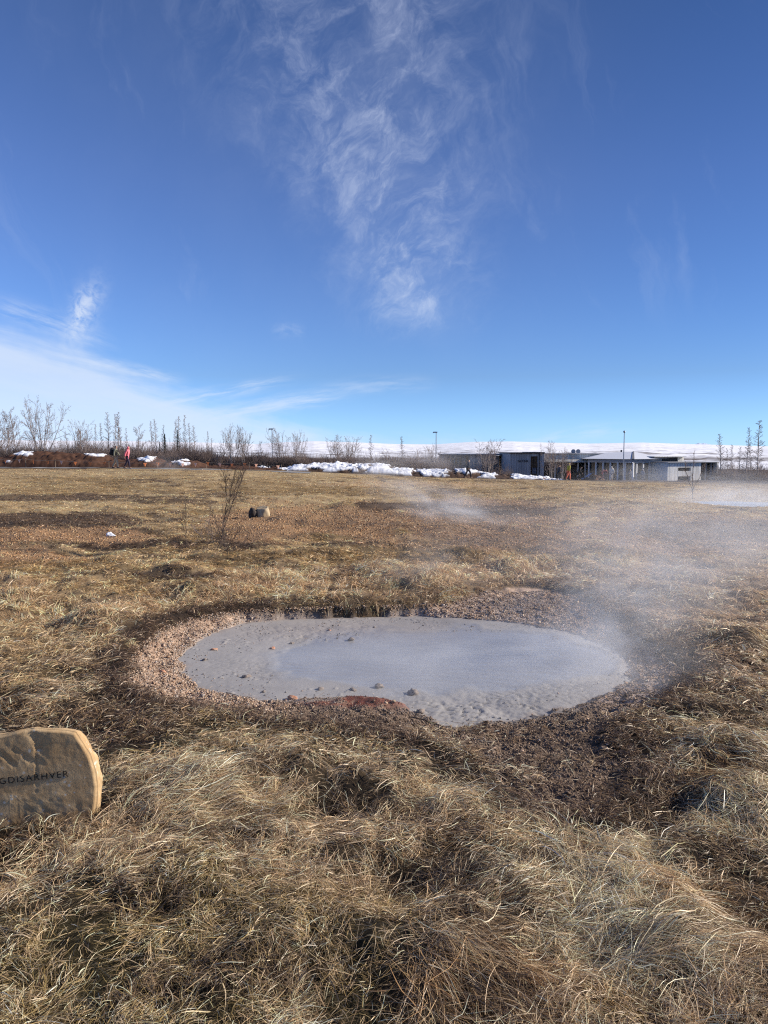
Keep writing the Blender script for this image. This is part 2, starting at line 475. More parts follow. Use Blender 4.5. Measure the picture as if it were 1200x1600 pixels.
PATCH = [  # class, u, v, ru, rv, strength
    ('moss', 150, 1540, 430, 150, .85), ('moss', 420, 1480, 300, 100, .55), ('pale', 960, 1450, 300, 150, .8), ('pale', 1150, 1290, 120, 70, .8), ('rust', 770, 1560, 150, 80, .75),
    ('pale', 330, 1270, 200, 60, .35), ('moss', 960, 1580, 90, 50, .5), ('rust', 1120, 1390, 120, 50, .45), ('pale', 740, 1235, 70, 45, .4), ('moss', 380, 1165, 250, 40, .4),
    ('dark', 430, 1535, 90, 50, .7), ('dark', 655, 1390, 60, 35, .7), ('dark', 545, 1270, 70, 35, .6), ('dark', 220, 1420, 70, 30, .6), ('dark', 1000, 1255, 120, 50, .9), ('dark', 1170, 1440, 60, 30, .6), ('dark', 905, 1572, 40, 26, .5), ('pale', 860, 1400, 130, 60, .7), ('pale', 1080, 1510, 140, 60, .8),  # dark entries paint shade into the hollows and beside the hump
    ('rust', 1118, 1222, 45, 42, .8), ('pale', 1170, 1230, 70, 50, .8), ('dark', 930, 1165, 140, 35, .9), ('scrub', 170, 1140, 90, 35, .8), ('rust', 60, 1110, 120, 40, .3), ('dark', 1120, 1330, 90, 25, .5),
    ('gold', 560, 915, 260, 28, .9), ('gold', 180, 965, 260, 45, .75), ('gold', 760, 890, 170, 22, .8), ('tan', 60, 1040, 160, 50, .6),
    ('scrub', 60, 778, 130, 6, .8), ('scrub', 110, 815, 220, 12, .95), ('scrub', 260, 850, 150, 13, .95), ('scrub', 30, 850, 80, 8, .7), ('scrub', 340, 845, 90, 18, .7),
    ('red', 160, 836, 170, 12, .95), ('red', 470, 815, 200, 30, .9), ('red', 30, 872, 120, 16, .8), ('red', 330, 820, 70, 20, .5),
    ('olive', 430, 876, 260, 13, .85), ('olive', 150, 888, 170, 12, .7), ('scrub', 180, 905, 110, 10, .5), ('olive', 720, 862, 220, 12, .7),
    ('redbrown', 760, 806, 260, 26, .9), ('scrub', 625, 790, 80, 7, .9), ('scrub', 800, 799, 110, 8, .9), ('redbrown', 980, 840, 240, 34, .9), ('scrub', 1100, 830, 150, 14, .7), ('redbrown', 700, 845, 160, 12, .6),
    ('pink', 1080, 950, 230, 70, .9), ('pink', 1120, 1050, 150, 60, .8), ('scrub', 960, 975, 60, 22, .85), ('scrub', 1080, 1050, 60, 26, .8), ('dark', 1062, 1062, 50, 22, .9), ('scrub', 1150, 1100, 110, 30, .6), ('pink', 900, 905, 120, 18, .7), ('scrub', 1090, 1010, 90, 18, .6),  # the dark entry paints the shadowed ledge right of the pool
    ('olive', 250, 762, 420, 8, .55), ('tan', 150, 790, 320, 8, .7), ('olive', 80, 750, 160, 5, .5), ('olive', 700, 770, 400, 6, .55), ('tan', 400, 740, 500, 6, .7), ('gold', 640, 757, 160, 5, .6), ('scrub', 330, 772, 60, 4, .6), ('scrub', 700, 768, 40, 4, .6), ('tan', 1000, 775, 250, 7, .8),
]


def classes(x, y):
    """weights (n, classes) from where a spot lies"""
    n = len(x); z = base_h(x, y)
    u, v = proj(x, y, z)
    r = np.hypot(x, y)
    W = np.zeros((n, len(NAMES)))
    far = sst(r, 6.0, 9.0); vfar = sst(r, 18, 30)
    ix = {c: i for i, c in enumerate(NAMES)}
    W[:, ix['straw']] = 1 - far; W[:, ix['tan']] = far
    m = sst(fbm(x / 2.2, y / 1.2, 61, 3), .48, .66) * vfar * .6
    W *= (1 - m)[:, None]; W[:, ix['olive']] += m
    m1 = fbm(x / 1.7, y / 1.3, 62, 3) * .55 + fbm(x / .5, y / .36, 63, 3) * .45
    m2 = fbm(x / 2.6, y / 1.8, 64, 3) * .5 + fbm(x / .45, y / .40, 65, 3) * .5
    fm_ = sst(r, 6.5, 9)
    nz = fbm(x / .35, y / .28, 71, 4); nz2 = fbm(x / (.08 * r + .1), y / (.10 * r + .1), 73, 4)
    for mm, t0, cc, k_ in ((m1, .555, 'olive', .75), (m2, .57, 'scrub', .80), (1 - m1, .58, 'tan', .7)):
        a = sst(mm, t0, t0 + .055) * fm_ * k_
        W *= (1 - a)[:, None]; W[:, ix[cc]] += a
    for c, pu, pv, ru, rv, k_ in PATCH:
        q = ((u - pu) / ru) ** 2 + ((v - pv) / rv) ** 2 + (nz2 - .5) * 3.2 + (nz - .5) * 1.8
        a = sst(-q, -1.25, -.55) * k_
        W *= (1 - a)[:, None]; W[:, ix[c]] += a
    m3 = fbm(x / .30, y / .30, 66, 4); a = sst(m3, .575, .645) * (1 - sst(r, 5, 7)) * .6
    W *= (1 - a)[:, None]; W[:, ix['dark']] += a
    d1, d2 = dists(x, y)
    # dark wiry rim just outside the gravel
    rim = sst(-d2, -.42, -.16) * sst(nz, .25, .42) * np.clip(np.where(u < 650, 1.0, .80), 0, 1) * .97 * (1 - .55 * sst(-v, -968, -955) * sst(u, 400, 460))
    W *= (1 - rim)[:, None]; W[:, ix['scrub']] += rim
    return W, u, v, d1, d2


CG = np.array([S[c][0] for c in NAMES])
TINT = np.array([1.07, 1.0, .93])


# ------------------------------------------------------------------ materials
def mat_new(name):
    m = bpy.data.materials.new(name); m.use_nodes = True
    return m, m.node_tree, m.node_tree.nodes['Principled BSDF']


def attr(nt, name='Col', fac=False):
    n = nt.nodes.new('ShaderNodeAttribute'); n.attribute_name = name
    return X(nt, n.outputs['Fac']) if fac else n.outputs['Color']


def bump(nt, h, strength, dist):
    n = nt.nodes.new('ShaderNodeBump'); n.inputs['Strength'].default_value = strength; n.inputs['Distance'].default_value = dist
    nt.links.new(h.s, n.inputs['Height']); return n.outputs[0]


def objco(nt, kind='Object'):
    n = nt.nodes.new('ShaderNodeTexCoord'); return n.outputs[kind]


def vscale(nt, fac):
    return vec(nt, fac, fac, fac)


def plain(name, c, rough=.8, var=.25, scale=6.0, metal=0, bumpk=0.0):
    m, nt, b = mat_new(name)
    n = noise(nt, objco(nt), scale, 6, .65)
    f = n * (2 * var) + (1 - var)
    nt.links.new(mixcol(nt, 1.0, c, vscale(nt, f), 'MULTIPLY'), b.inputs['Base Color'])
    b.inputs['Roughness'].default_value = rough; b.inputs['Metallic'].default_value = metal
    b.inputs['Specular IOR Level'].default_value = .3
    if bumpk: nt.links.new(bump(nt, n, .6, bumpk), b.inputs['Normal'])
    return m


def attr_mat(name, rough=.9, spec=.15, var=.5, scale=40, bdist=.01, detail=8):
    m, nt, b = mat_new(name)
    n = noise(nt, objco(nt), scale, detail, .7); n2 = noise(nt, objco(nt), scale * .13, 5, .6)
    f = (n * .6 + n2 * .4) * (2 * var) + (1 - var)
    nt.links.new(mixcol(nt, 1.0, attr(nt), vscale(nt, f), 'MULTIPLY'), b.inputs['Base Color'])
    b.inputs['Roughness'].default_value = rough; b.inputs['Specular IOR Level'].default_value = spec
    if bdist: nt.links.new(bump(nt, n + n2, .9, bdist), b.inputs['Normal'])
    return m


def blade_mat():
    m = bpy.data.materials.new('dry_blades'); m.use_nodes = True; nt = m.node_tree; nt.nodes.clear()
    o = nt.nodes.new('ShaderNodeOutputMaterial'); d = nt.nodes.new('ShaderNodeBsdfDiffuse'); t = nt.nodes.new('ShaderNodeBsdfTranslucent')
    g = nt.nodes.new('ShaderNodeBsdfGlossy'); g.inputs['Roughness'].default_value = .45; g.inputs['Color'].default_value = (.9, .86, .8, 1)
    a = attr(nt)
    nt.links.new(a, d.inputs[0]); nt.links.new(a, t.inputs[0])
    x = nt.nodes.new('ShaderNodeMixShader'); x.inputs[0].default_value = .38
    nt.links.new(d.outputs[0], x.inputs[1]); nt.links.new(t.outputs[0], x.inputs[2])
    y = nt.nodes.new('ShaderNodeMixShader'); y.inputs[0].default_value = .05
    nt.links.new(x.outputs[0], y.inputs[1]); nt.links.new(g.outputs[0], y.inputs[2])
    nt.links.new(y.outputs[0], o.inputs[0])
    return m


M_GROUND = attr_mat('ground_cover', var=.55, scale=22, bdist=.02)
M_BLADE = blade_mat()
M_CLOD = attr_mat('crumbs', var=.35, scale=60, bdist=.003)
M_SNOWY = attr_mat('snow_and_soil', var=.18, scale=1.2, bdist=.05)

rng = np.random.default_rng(11)

# ------------------------------------------------------------------ ground sheet
def build_ground():
    front = np.arange(-50, 50.01, .2); rest = np.arange(53, 308, 3.0)
    th = np.radians(np.concatenate([front, rest]))
    rad = np.concatenate([[.05, .2, .4], np.exp(np.arange(math.log(.6), math.log(2.2), .0072)), np.exp(np.arange(math.log(2.2), math.log(9), .0046)), np.exp(np.arange(math.log(9), math.log(128), .0072)), np.exp(np.linspace(math.log(132), math.log(700), 24))])
    T, Rr = np.meshgrid(th, rad)
    x = (Rr * np.sin(T)).ravel(); y = (Rr * np.cos(T)).ravel()
    z = height(x, y)
    n, k_ = len(rad), len(th)
    i = np.arange(n - 1)[:, None] * k_; j = np.arange(k_)[None]; jn = (j + 1) % k_
    Fq = np.stack([i + j, i + jn, i + k_ + jn, i + k_ + j], -1).reshape(-1, 4)
    W, u, v, d1, d2 = classes(x, y)
    r = np.hypot(x, y)
    c = (W @ CG) * (.36 + .64 * sst(r, 5, 11))[:, None]  # near ground darkened to paint the shade deep between blades
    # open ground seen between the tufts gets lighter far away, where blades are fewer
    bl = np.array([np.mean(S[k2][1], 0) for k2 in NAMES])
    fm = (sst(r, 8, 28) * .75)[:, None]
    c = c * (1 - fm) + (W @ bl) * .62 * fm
    c *= (.75 + .5 * fbm(x / (.03 * r + .02), y / (.03 * r + .02), 81, 4))[:, None]
    # ring round the mud
    gravel = np.array([.46, .32, .225]); soilc = np.array([.18, .128, .092]); clay = np.array([.165, .048, .030]); grey = np.array([.25, .245, .24])
    ring = sst(-d2, -.02, .04)
    near = sst(v, 1068, 1092) * sst(u, 380, 480)
    near = np.maximum(near, sst(v, 1112, 1140))
    rc = gravel * (1 - near)[:, None] + soilc * near[:, None]
    spk = fbm(x * 38, y * 38, 91, 3)
    rc = rc * (.45 + 1.1 * spk)[:, None]
    wet = sst(-d1, -.10, -.0)
    rc = rc * (1 - .55 * wet)[:, None] + grey * (.55 * wet)[:, None]
    pk = np.exp(-(((u - 825) / 130) ** 2 + ((v - 945) / 28) ** 2)) + np.exp(-(((u - 1000) / 60) ** 2 + ((v - 1060) / 45) ** 2))
    pk = np.clip(pk, 0, 1) * .85
    rc = rc * (1 - pk)[:, None] + np.array([.46, .37, .32]) * (.55 + .9 * spk)[:, None] * pk[:, None]
    a = np.exp(-(((x - cx) / .42) ** 2 + ((y - cy_) / .16) ** 2) ** 2)
    a = a * sst(fbm(x * 9, y * 9, 93, 4), .37, .48)
    rc = rc * (1 - a)[:, None] + clay * (.6 + .8 * spk)[:, None] * a[:, None]
    c = c * (1 - ring)[:, None] + rc * ring[:, None]
    # beyond the meadow the soil is bare and brown
    b = sst(r, 64, 70)[:, None]
    c = c * (1 - b) + np.array([.07, .05, .038]) * (.6 + .8 * fbm(x / 4, y / 4, 99, 4))[:, None] * b
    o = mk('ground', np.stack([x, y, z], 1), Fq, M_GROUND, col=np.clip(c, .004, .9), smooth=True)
    tag(o, kind='structure')


build_ground()

# ------------------------------------------------------------------ mud
def build_mud():
    s = .011
    x0, y0 = MUD.min(0) - .03; x1, y1 = MUD.max(0) + .03
    X_, Y_ = np.meshgrid(np.arange(x0, x1, s), np.arange(y0, y1, s))
    d = sdf(MUD, X_, Y_) + bil(jitm, X_.ravel(), Y_.ravel(), 0)[0].reshape(X_.shape)
    keep = d < .03
    x, y = X_, Y_
    u, v = proj(x, y, np.full_like(x, MUDZ))
    wn = (fbm(x * 2.2, y * 2.2, 111, 4) - .5)
    q = np.where(u < 660, ((u - 660) / 222) ** 2, ((u - 660) / 300) ** 2) + ((v - 1036) / 54) ** 2 + wn * 1.3
    wet = sst(-q, -1.25, -.80)
    rough = np.clip(np.exp(-(((u - 760) / 120) ** 2 + ((v - 1105) / 28) ** 2)) + .30 * np.exp(-(((u - 420) / 60) ** 2 + ((v - 1038) / 26) ** 2)) + .5 * np.exp(-(((u - 500) / 110) ** 2 + ((v - 990) / 16) ** 2)) + .5 * np.exp(-(((u - 880) / 60) ** 2 + ((v - 1060) / 25) ** 2)), 0, 1)
    # cracked and lumpy places
    def cells(sc_, seed):
        gxx, gyy = x * sc_, y * sc_
        ci, cj = np.floor(gxx), np.floor(gyy); f1 = np.full(x.shape, 9.); f2 = f1.copy()
        for a in (-1, 0, 1):
            for b in (-1, 0, 1):
                pi, pj = ci + a, cj + b
                dd = np.hypot(pi + _h(pi, pj, pi * 0, seed) - gxx, pj + _h(pi, pj, pi * 0, seed + 7) - gyy)
                f2 = np.where(dd < f1, f1, np.minimum(f2, dd)); f1 = np.minimum(f1, dd)
        return f1, f2
    f1, f2 = cells(13, 5)
    crack = (1 - sst(f2 - f1, .0, .16)) * sst(fbm(x * 4, y * 4, 115, 3), .42, .6)
    z = MUDZ + (fbm(x * 4, y * 4, 121, 3) - .5) * .008 * (1 - wet)
    z += rough * ((fbm(x * 8, y * 6, 123, 5, gain=.62) - .5) * .036 + (np.abs(fbm(x * 16, y * 11, 126, 4) - .5)) * -.020 + (fbm(x * 60, y * 60, 124, 3) - .5) * .007)
    z += (1 - wet) * (.15 + rough) * (-crack * .010)
    lump = sst(fbm(x * 26, y * 26, 127, 2), .70, .86) * (1 - wet) * sst(fbm(x * 3, y * 3, 128, 3), .45, .62)
    z += lump * .009
    z += wet * (-.006) + wet * np.sin(y * 60 + fbm(x * 3, y * 3, 129, 2) * 14 + x * 6) * .0007
    z += np.exp(-((q - 1.05) / .12) ** 2) * .005
    z -= sst(d, -.02, .03) * .004
    idx = -np.ones(x.shape, int); idx[keep] = np.arange(keep.sum())
    a, b, c, e = idx[:-1, :-1], idx[:-1, 1:], idx[1:, 1:], idx[1:, :-1]
    ok = (a >= 0) & (b >= 0) & (c >= 0) & (e >= 0)
    Fq = np.stack([a[ok], b[ok], c[ok], e[ok]], 1)
    V = np.stack([x[keep], y[keep], z[keep]], 1)
    base = np.array([.335, .312, .290]); wetc = np.array([.340, .335, .335]); edgec = np.array([.30, .24, .20])
    t = wet[keep][:, None]
    col = base * (1 - t) + wetc * t
    col = col * (.86 + .28 * fbm(x * 3, y * 3, 131, 4)[keep])[:, None]
    col = col * (1 - .35 * (crack * (1 - wet))[keep][:, None] * (.3 + rough[keep][:, None]))
    e_ = (sst(d, -.10, -.01)[keep] * sst(fbm(x * 7, y * 7, 133, 3)[keep], .4, .6))[:, None]
    col = col * (1 - e_ * .6) + edgec * e_ * .6
    warm = np.exp(-(((u - 560) / 200) ** 2 + ((v - 985) / 18) ** 2))[keep][:, None]
    col = col * (1 - warm * .35) + np.array([.34, .275, .235]) * warm * .35
    m, nt, bs = mat_new('grey_mud')
    n = noise(nt, objco(nt), 45, 8, .65); n2 = noise(nt, objco(nt), 6, 5, .6)
    w = attr(nt, 'wet', True)
    nt.links.new(mixcol(nt, 1.0, attr(nt), vscale(nt, (n * .22 + n2 * .2) * (1.0 - w * .7) + .79), 'MULTIPLY'), bs.inputs['Base Color'])
    nt.links.new((.60 - w * .40 + n2 * .14).s, bs.inputs['Roughness'])
    bs.inputs['Specular IOR Level'].default_value = .38
    nt.links.new(bump(nt, n * (1.0 - w * .93), .5, .0035), bs.inputs['Normal'])
    o = mk('mud_pool', V, Fq, m, col=np.clip(col, .02, .9), smooth=True, attrs={'wet': wet[keep]})
    tag(o, kind='structure')


build_mud()

# ------------------------------------------------------------------ dry grass
def blades(x, y, L, w, az, rise, colr, seg, lift, droop):
    """flat bent blades; returns V, F, colours"""
    n = len(x)
    t = np.linspace(0, 1, seg + 1)[None]
    hx = np.sin(az)[:, None]; hy = np.cos(az)[:, None]
    curl = rng.normal(0, .45, n)[:, None]; kink = np.where((rng.random(n) < .45) & (y < 6), rng.normal(0, .9, n), 0)[:, None]
    ex = (L * np.cos(rise))[:, None] * t
    side = curl * L[:, None] * t ** 2 * .5 + kink * L[:, None] * np.maximum(t - .45, 0)
    px = x[:, None] + hx * ex + hy * side; py = y[:, None] + hy * ex - hx * side
    g = height(px.ravel(), py.ravel()).reshape(px.shape)
    pz = g + lift[:, None] + (L * np.sin(rise))[:, None] * (t - droop[:, None] * t ** 2)
    pz = np.maximum(pz, g + .002)
    ww = w[:, None] * np.interp(t, [0, .3, .75, 1], [.75, 1, .75, .12]) * .5
    tw = rng.uniform(-1.1, 1.1, n)[:, None] + rng.normal(0, .5, n)[:, None] * t
    sx, sy, sz = hy * np.cos(tw), -hx * np.cos(tw), np.sin(tw)
    A = np.stack([px + sx * ww, py + sy * ww, pz + sz * ww], -1); B = np.stack([px - sx * ww, py - sy * ww, pz - sz * ww], -1)
    V = np.stack([A, B], 2).reshape(-1, 3)
    b = (np.arange(n) * (seg + 1) * 2)[:, None] + (np.arange(seg) * 2)[None]
    Fq = np.stack([b, b + 1, b + 3, b + 2], -1).reshape(-1, 4)
    C = np.repeat(colr, (seg + 1) * 2, 0)
    return V, Fq, C


def build_grass():
    Vs, Fs, Cs, off = [], [], [], 0
    def dens(r): return np.minimum(31000.0, 31000 * (3.1 / r) ** 1.85)
    for r0, r1, seg, am in ((1.3, 3.4, 5, 1.0), (3.4, 6.5, 4, .92), (6.5, 12, 3, .76), (12, 26, 2, .68), (26, 64, 2, .66)):
        rs = np.linspace(r0, r1, 200); pdf = rs * dens(rs); tot = np.trapezoid(pdf, rs) * 2 * am if hasattr(np, 'trapezoid') else np.trapz(pdf, rs) * 2 * am
        n = int(tot)
        cdf = np.cumsum(pdf); cdf = (cdf - cdf[0]) / (cdf[-1] - cdf[0])
        r = np.interp(rng.random(n), cdf, rs); a = rng.uniform(-am, am, n)
        x, y = r * np.sin(a), r * np.cos(a)
        # tufts: pull each root towards the centre of its tuft
        cs = .035 + .020 * r
        ci, cj = np.floor(x / cs), np.floor(y / cs)
        csz = np.maximum(cs, 1e-3)
        q = np.floor(np.log2(r) * 2) ; cs = .035 + .020 * 2 ** (q / 2); ci, cj = np.floor(x / cs), np.floor(y / cs)
        tcx = (ci + .2 + .6 * _h(ci, cj, q, 1)) * cs; tcy = (cj + .2 + .6 * _h(ci, cj, q, 2)) * cs
        pull = .45 * _h(ci, cj, q, 3)
        x = x + (tcx - x) * pull; y = y + (tcy - y) * pull
        W, u, v, d1, d2 = classes(x, y)
        dn = W @ np.array([S[c][2] for c in NAMES]); ln = W @ np.array([S[c][3] for c in NAMES]); rs_ = W @ np.array([S[c][4] for c in NAMES])
        bare = sst(fbm(x / .28, y / .28, 201, 4), .54, .68) * .8
        keep = (rng.random(n) < dn / 1.3 * (1 - bare)) & (d2 > .02 + .05 * rng.random(n))
        keep &= ~((np.abs(x + 1.46) < .30) & (np.abs(y - 3.20) < .10))
        keep |= (rng.random(n) < np.where((v > 1110) & (u > 420), .05 + .25 * (fbm(x / .12, y / .12, 68, 3) > .58), .010)) & (d2 <= .02) & (d1 > .05)
        x, y, r, W, u, v, ln, rs_, tcx, tcy, d2 = (q_[keep] for q_ in (x, y, r, W, u, v, ln, rs_, tcx, tcy, d2)); ci, cj, q = ci[keep], cj[keep], q[keep]; n = len(x)
        # colours
        pick = (np.cumsum(W, 1) > rng.random(n)[:, None] * W.sum(1)[:, None]).argmax(1)
        col = np.zeros((n, 3))
        for i, c in enumerate(NAMES):
            m = pick == i
            pal = np.array(S[c][1]); col[m] = pal[rng.integers(0, len(pal), m.sum())]
        col *= ((.42 + 1.0 * rng.random(n) ** .75) * (.82 + .36 * _h(ci, cj, q, 5)) * (1 + (_h(ci, cj, q, 6) - .5) * .7 * sst(r, 6, 10)))[:, None]
        col = col * TINT
        col *= 1 + (fbm(x / .8, y / .8, 205, 3)[:, None] - .5) * np.array([[.5, .55, .6]])
        # direction: combed by the wind, down the tussock, out of the tuft
        e = .04; gxx = (height(x + e, y) - height(x - e, y)) / (2 * e); gyy = (height(x, y + e) - height(x, y - e)) / (2 * e)
        fl = fbm(x / 1.3, y / 1.3, 211, 3) * 9.0 + fbm(x / .4, y / .4, 215, 2) * 3.0
        tux, tuy = x - tcx, y - tcy; tl = np.hypot(tux, tuy) + 1e-4
        kf = np.where(r < 6, 1.0, .6)
        gxx = np.clip(gxx, -.5, .5); gyy = np.clip(gyy, -.5, .5)
        ca = _h(ci, cj, q, 13) * 6.283; flow = np.where(r < 6, .35, .5)
        sg = np.where(rng.random(n) < .78, 1, -1)
        SW = [(800, 1420, 150, 75, .80, .45), (740, 1560, 110, 85, .62, -.75), (1080, 1500, 170, 60, .95, .10), (1130, 1225, 70, 50, .35, -.9), (735, 1225, 50, 45, .35, -.9), (330, 1270, 120, 40, .8, .35), (950, 1370, 120, 40, -.7, .5)]
        sx_ = np.zeros(n); sy_ = np.zeros(n); sw = np.zeros(n)
        for su, sv, sa, sb, wx, wy in SW:
            g_ = np.exp(-((u - su) / sa) ** 2 - ((v - sv) / sb) ** 2); sx_ += g_ * wx; sy_ += g_ * wy; sw = np.maximum(sw, g_)
        dmp = 1 - .68 * sw
        dx_ = (np.sin(ca) * .75 + np.sin(fl) * flow + tux / tl * .40 - gxx * 1.3 + rng.normal(0, .80, n)) * dmp + sx_ * sg * 1.5
        dy_ = (np.cos(ca) * .75 + np.cos(fl) * flow + tuy / tl * .40 - gyy * 1.3 + rng.normal(0, .80, n)) * dmp + sy_ * sg * 1.5
        az = np.arctan2(dx_, dy_)
        rise = np.clip(rng.normal(rs_, .22, n), .03, 1.35)
        rise = np.where(r < 5.5, rise * .85, rise)
        stray = rng.random(n) < .05; rise = np.where(stray, rise + rng.uniform(.1, .5, n), rise)
        nearf = 1 - sst(r, 4.5, 10)
        L = ln * (.28 + 1.05 * rng.random(n) ** 1.6) * (.098 * nearf + (1 - nearf) * (.112 - .012 * sst(r, 14, 35))) * (.75 + .5 * _h(ci, cj, q, 9))
        L = L * (1 + .7 * sw); rise = rise * (1 - .35 * sw)
        w = (.00055 + .00038 * r) * rng.uniform(.6, 1.45, n) * np.where(rng.random(n) < .12, 1.8, 1.0)
        lift = rng.random(n) ** 1.5 * (.035 * nearf + .012)
        droop = rng.uniform(.35, .95, n)
        V, Fq, C = blades(x, y, L, w, az, rise, col, seg, lift, droop)
        Vs.append(V); Fs.append(Fq + off); Cs.append(C); off += len(V)
    o = mk('dry_grass', np.concatenate(Vs), np.concatenate(Fs), M_BLADE, col=np.clip(np.concatenate(Cs), .004, .85))
    tag(o, 'matted dry straw coloured grass covering the meadow around the mud pool', 'grass', kind='stuff')


build_grass()

# ------------------------------------------------------------------ gravel and crumbs of soil
def lumps(P, size, colr, squash=.6):
    """many little angular stones as one mesh (cubes pulled out of shape)"""
    n = len(P)
    cube = np.array([(x, y, z) for z in (-1, 1) for y in (-1, 1) for x in (-1, 1)], float) * .5
    j = cube[None] * rng.uniform(.55, 1.25, (n, 8, 1)) + rng.normal(0, .12, (n, 8, 3))
    j *= (size[:, None] * np.stack([np.ones(n), rng.uniform(.6, 1.1, n), rng.uniform(.35, 1, n) * squash / .6], 1))[:, None]
    a = rng.uniform(0, 6.28, n); b = rng.normal(0, .35, n)
    ca, sa, cb, sb = np.cos(a), np.sin(a), np.cos(b), np.sin(b)
    x, y, z = j[..., 0], j[..., 1], j[..., 2]
    y, z = y * cb[:, None] - z * sb[:, None], y * sb[:, None] + z * cb[:, None]
    x, y = x * ca[:, None] - y * sa[:, None], x * sa[:, None] + y * ca[:, None]
    V = np.stack([x, y, z], -1) + P[:, None]
    f = np.array([(0, 2, 3, 1), (4, 5, 7, 6), (0, 1, 5, 4), (2, 6, 7, 3), (0, 4, 6, 2), (1, 3, 7, 5)])
    Fq = (np.arange(n) * 8)[:, None, None] + f[None]
    return V.reshape(-1, 3), Fq.reshape(-1, 4), np.repeat(colr, 8, 0)


def build_stones():
    n = 420000
    x = rng.uniform(-2.6, 2.9, n); y = rng.uniform(2.8, 8.8, n)
    d1, d2 = dists(x, y); u, v = proj(x, y, np.full(n, -.1))
    near = np.maximum(sst(v, 1068, 1092) * sst(u, 380, 480), sst(v, 1112, 1140)); clayw = np.exp(-(((x - cx) / .42) ** 2 + ((y - cy_) / .15) ** 2) ** 2)
    ring = (d2 < .06) & (d1 > -.01)
    # gravel
    g = ring & (rng.random(n) > np.maximum(near * .93, clayw))
    P = np.stack([x[g], y[g], height(x[g], y[g])], 1); m = len(P)
    size = .003 + .009 * rng.random(m) ** 2; size[rng.random(m) < .02] *= 2.2
    pal = np.array([(.54, .37, .26), (.47, .30, .20), (.60, .46, .35), (.38, .23, .15), (.58, .42, .29), (.26, .16, .11), (.52, .43, .37)])
    c = pal[rng.integers(0, len(pal), m)] * rng.uniform(.45, 1.15, (m, 1)) * np.array([.95, .97, .97])
    P[:, 2] += size * .12
    V, Fq, C = lumps(P, size, c)
    o = mk('gravel', V, Fq, M_CLOD, col=np.clip(C, .01, .8)); tag(o, 'pinkish tan gravel on the rim of the mud pool', 'gravel', kind='stuff')
    # soil crumbs on the near bank
    k_ = ring & (rng.random(n) < np.maximum(near, clayw)) & (d1 > .01) & (rng.random(n) > clayw * .5)
    P = np.stack([x[k_], y[k_], height(x[k_], y[k_])], 1); m = len(P); uu, vv = u[k_], v[k_]
    size = .003 + .008 * rng.random(m) ** 3; size[rng.random(m) < .012] *= 2.6
    pal = np.array([(.19, .137, .10), (.165, .117, .084), (.22, .16, .115), (.28, .21, .16), (.14, .098, .072), (.19, .137, .10)])
    c = pal[rng.integers(0, len(pal), m)]
    a = (clayw[k_] > .25 + .3 * rng.random(m)) & (fbm(P[:, 0] * 9, P[:, 1] * 9, 93, 4) > .40)
    c[a] = np.array([.18, .052, .034]); size[a] *= .6
    c = c * rng.uniform(.7, 1.25, (m, 1))
    P[:, 2] += size * .15
    V, Fq, C = lumps(P, size, c)
    o = mk('soil_crumbs', V, Fq, M_CLOD, col=np.clip(C, .01, .8)); tag(o, 'dark crumbly soil on the near bank of the mud pool', 'soil', kind='stuff')
    # crumbs scattered on the drier mud
    q = (d1 < -.03) & (rng.random(n) < .045) & (fbm(x * 3, y * 3, 128, 3) > .44) & (((u - 690) / 270) ** 2 + ((v - 1036) / 55) ** 2 > 1)
    P = np.stack([x[q], y[q], np.full(q.sum(), MUDZ)], 1); m = len(P); size = .003 + .010 * rng.random(m) ** 3
    pal = np.array([(.30, .28, .26), (.12, .10, .09), (.36, .26, .20), (.22, .20, .19)]); c = pal[rng.integers(0, len(pal), m)]
    V, Fq, C = lumps(P, size, c)
    o = mk('crumbs', V, Fq, M_CLOD, col=C); tag(o, 'dried crumbs scattered over the grey mud', 'crumbs', kind='stuff')
    # reddish litter over the mid meadow
    n = 110000
    r = np.exp(rng.uniform(math.log(7.5), math.log(30), n)); a = rng.uniform(-.6, .6, n); x, y = r * np.sin(a), r * np.cos(a)
    W, u, v, d1, d2 = classes(x, y)
    p = W[:, NAMES.index('red')] + W[:, NAMES.index('redbrown')] * .7
    g = (rng.random(n) < p) & (d2 > .1)
    P = np.stack([x[g], y[g], height(x[g], y[g])], 1); m = len(P); size = (.004 + .0011 * r[g]) * rng.uniform(.5, 1.5, m)
    pal = np.array([(.40, .24, .125), (.34, .19, .095), (.45, .30, .17), (.27, .16, .09), (.42, .29, .175)])
    c = pal[rng.integers(0, len(pal), m)] * rng.uniform(.7, 1.2, (m, 1))
    V, Fq, C = lumps(P, size, c)
    o = mk('leaf_litter', V, Fq, M_CLOD, col=np.clip(C, .01, .8)); tag(o, 'rusty leaf litter and small stones on bare patches of the meadow', 'litter', kind='stuff')


build_stones()


# ------------------------------------------------------------------ rocks
def ico(sub):
    import bmesh
    bm = bmesh.new(); bmesh.ops.create_icosphere(bm, subdivisions=sub, radius=1)
    V = np.array([v.co[:] for v in bm.verts]); Fq = np.array([[v.index for v in f.verts] for f in bm.faces]); bm.free()
    return V, Fq


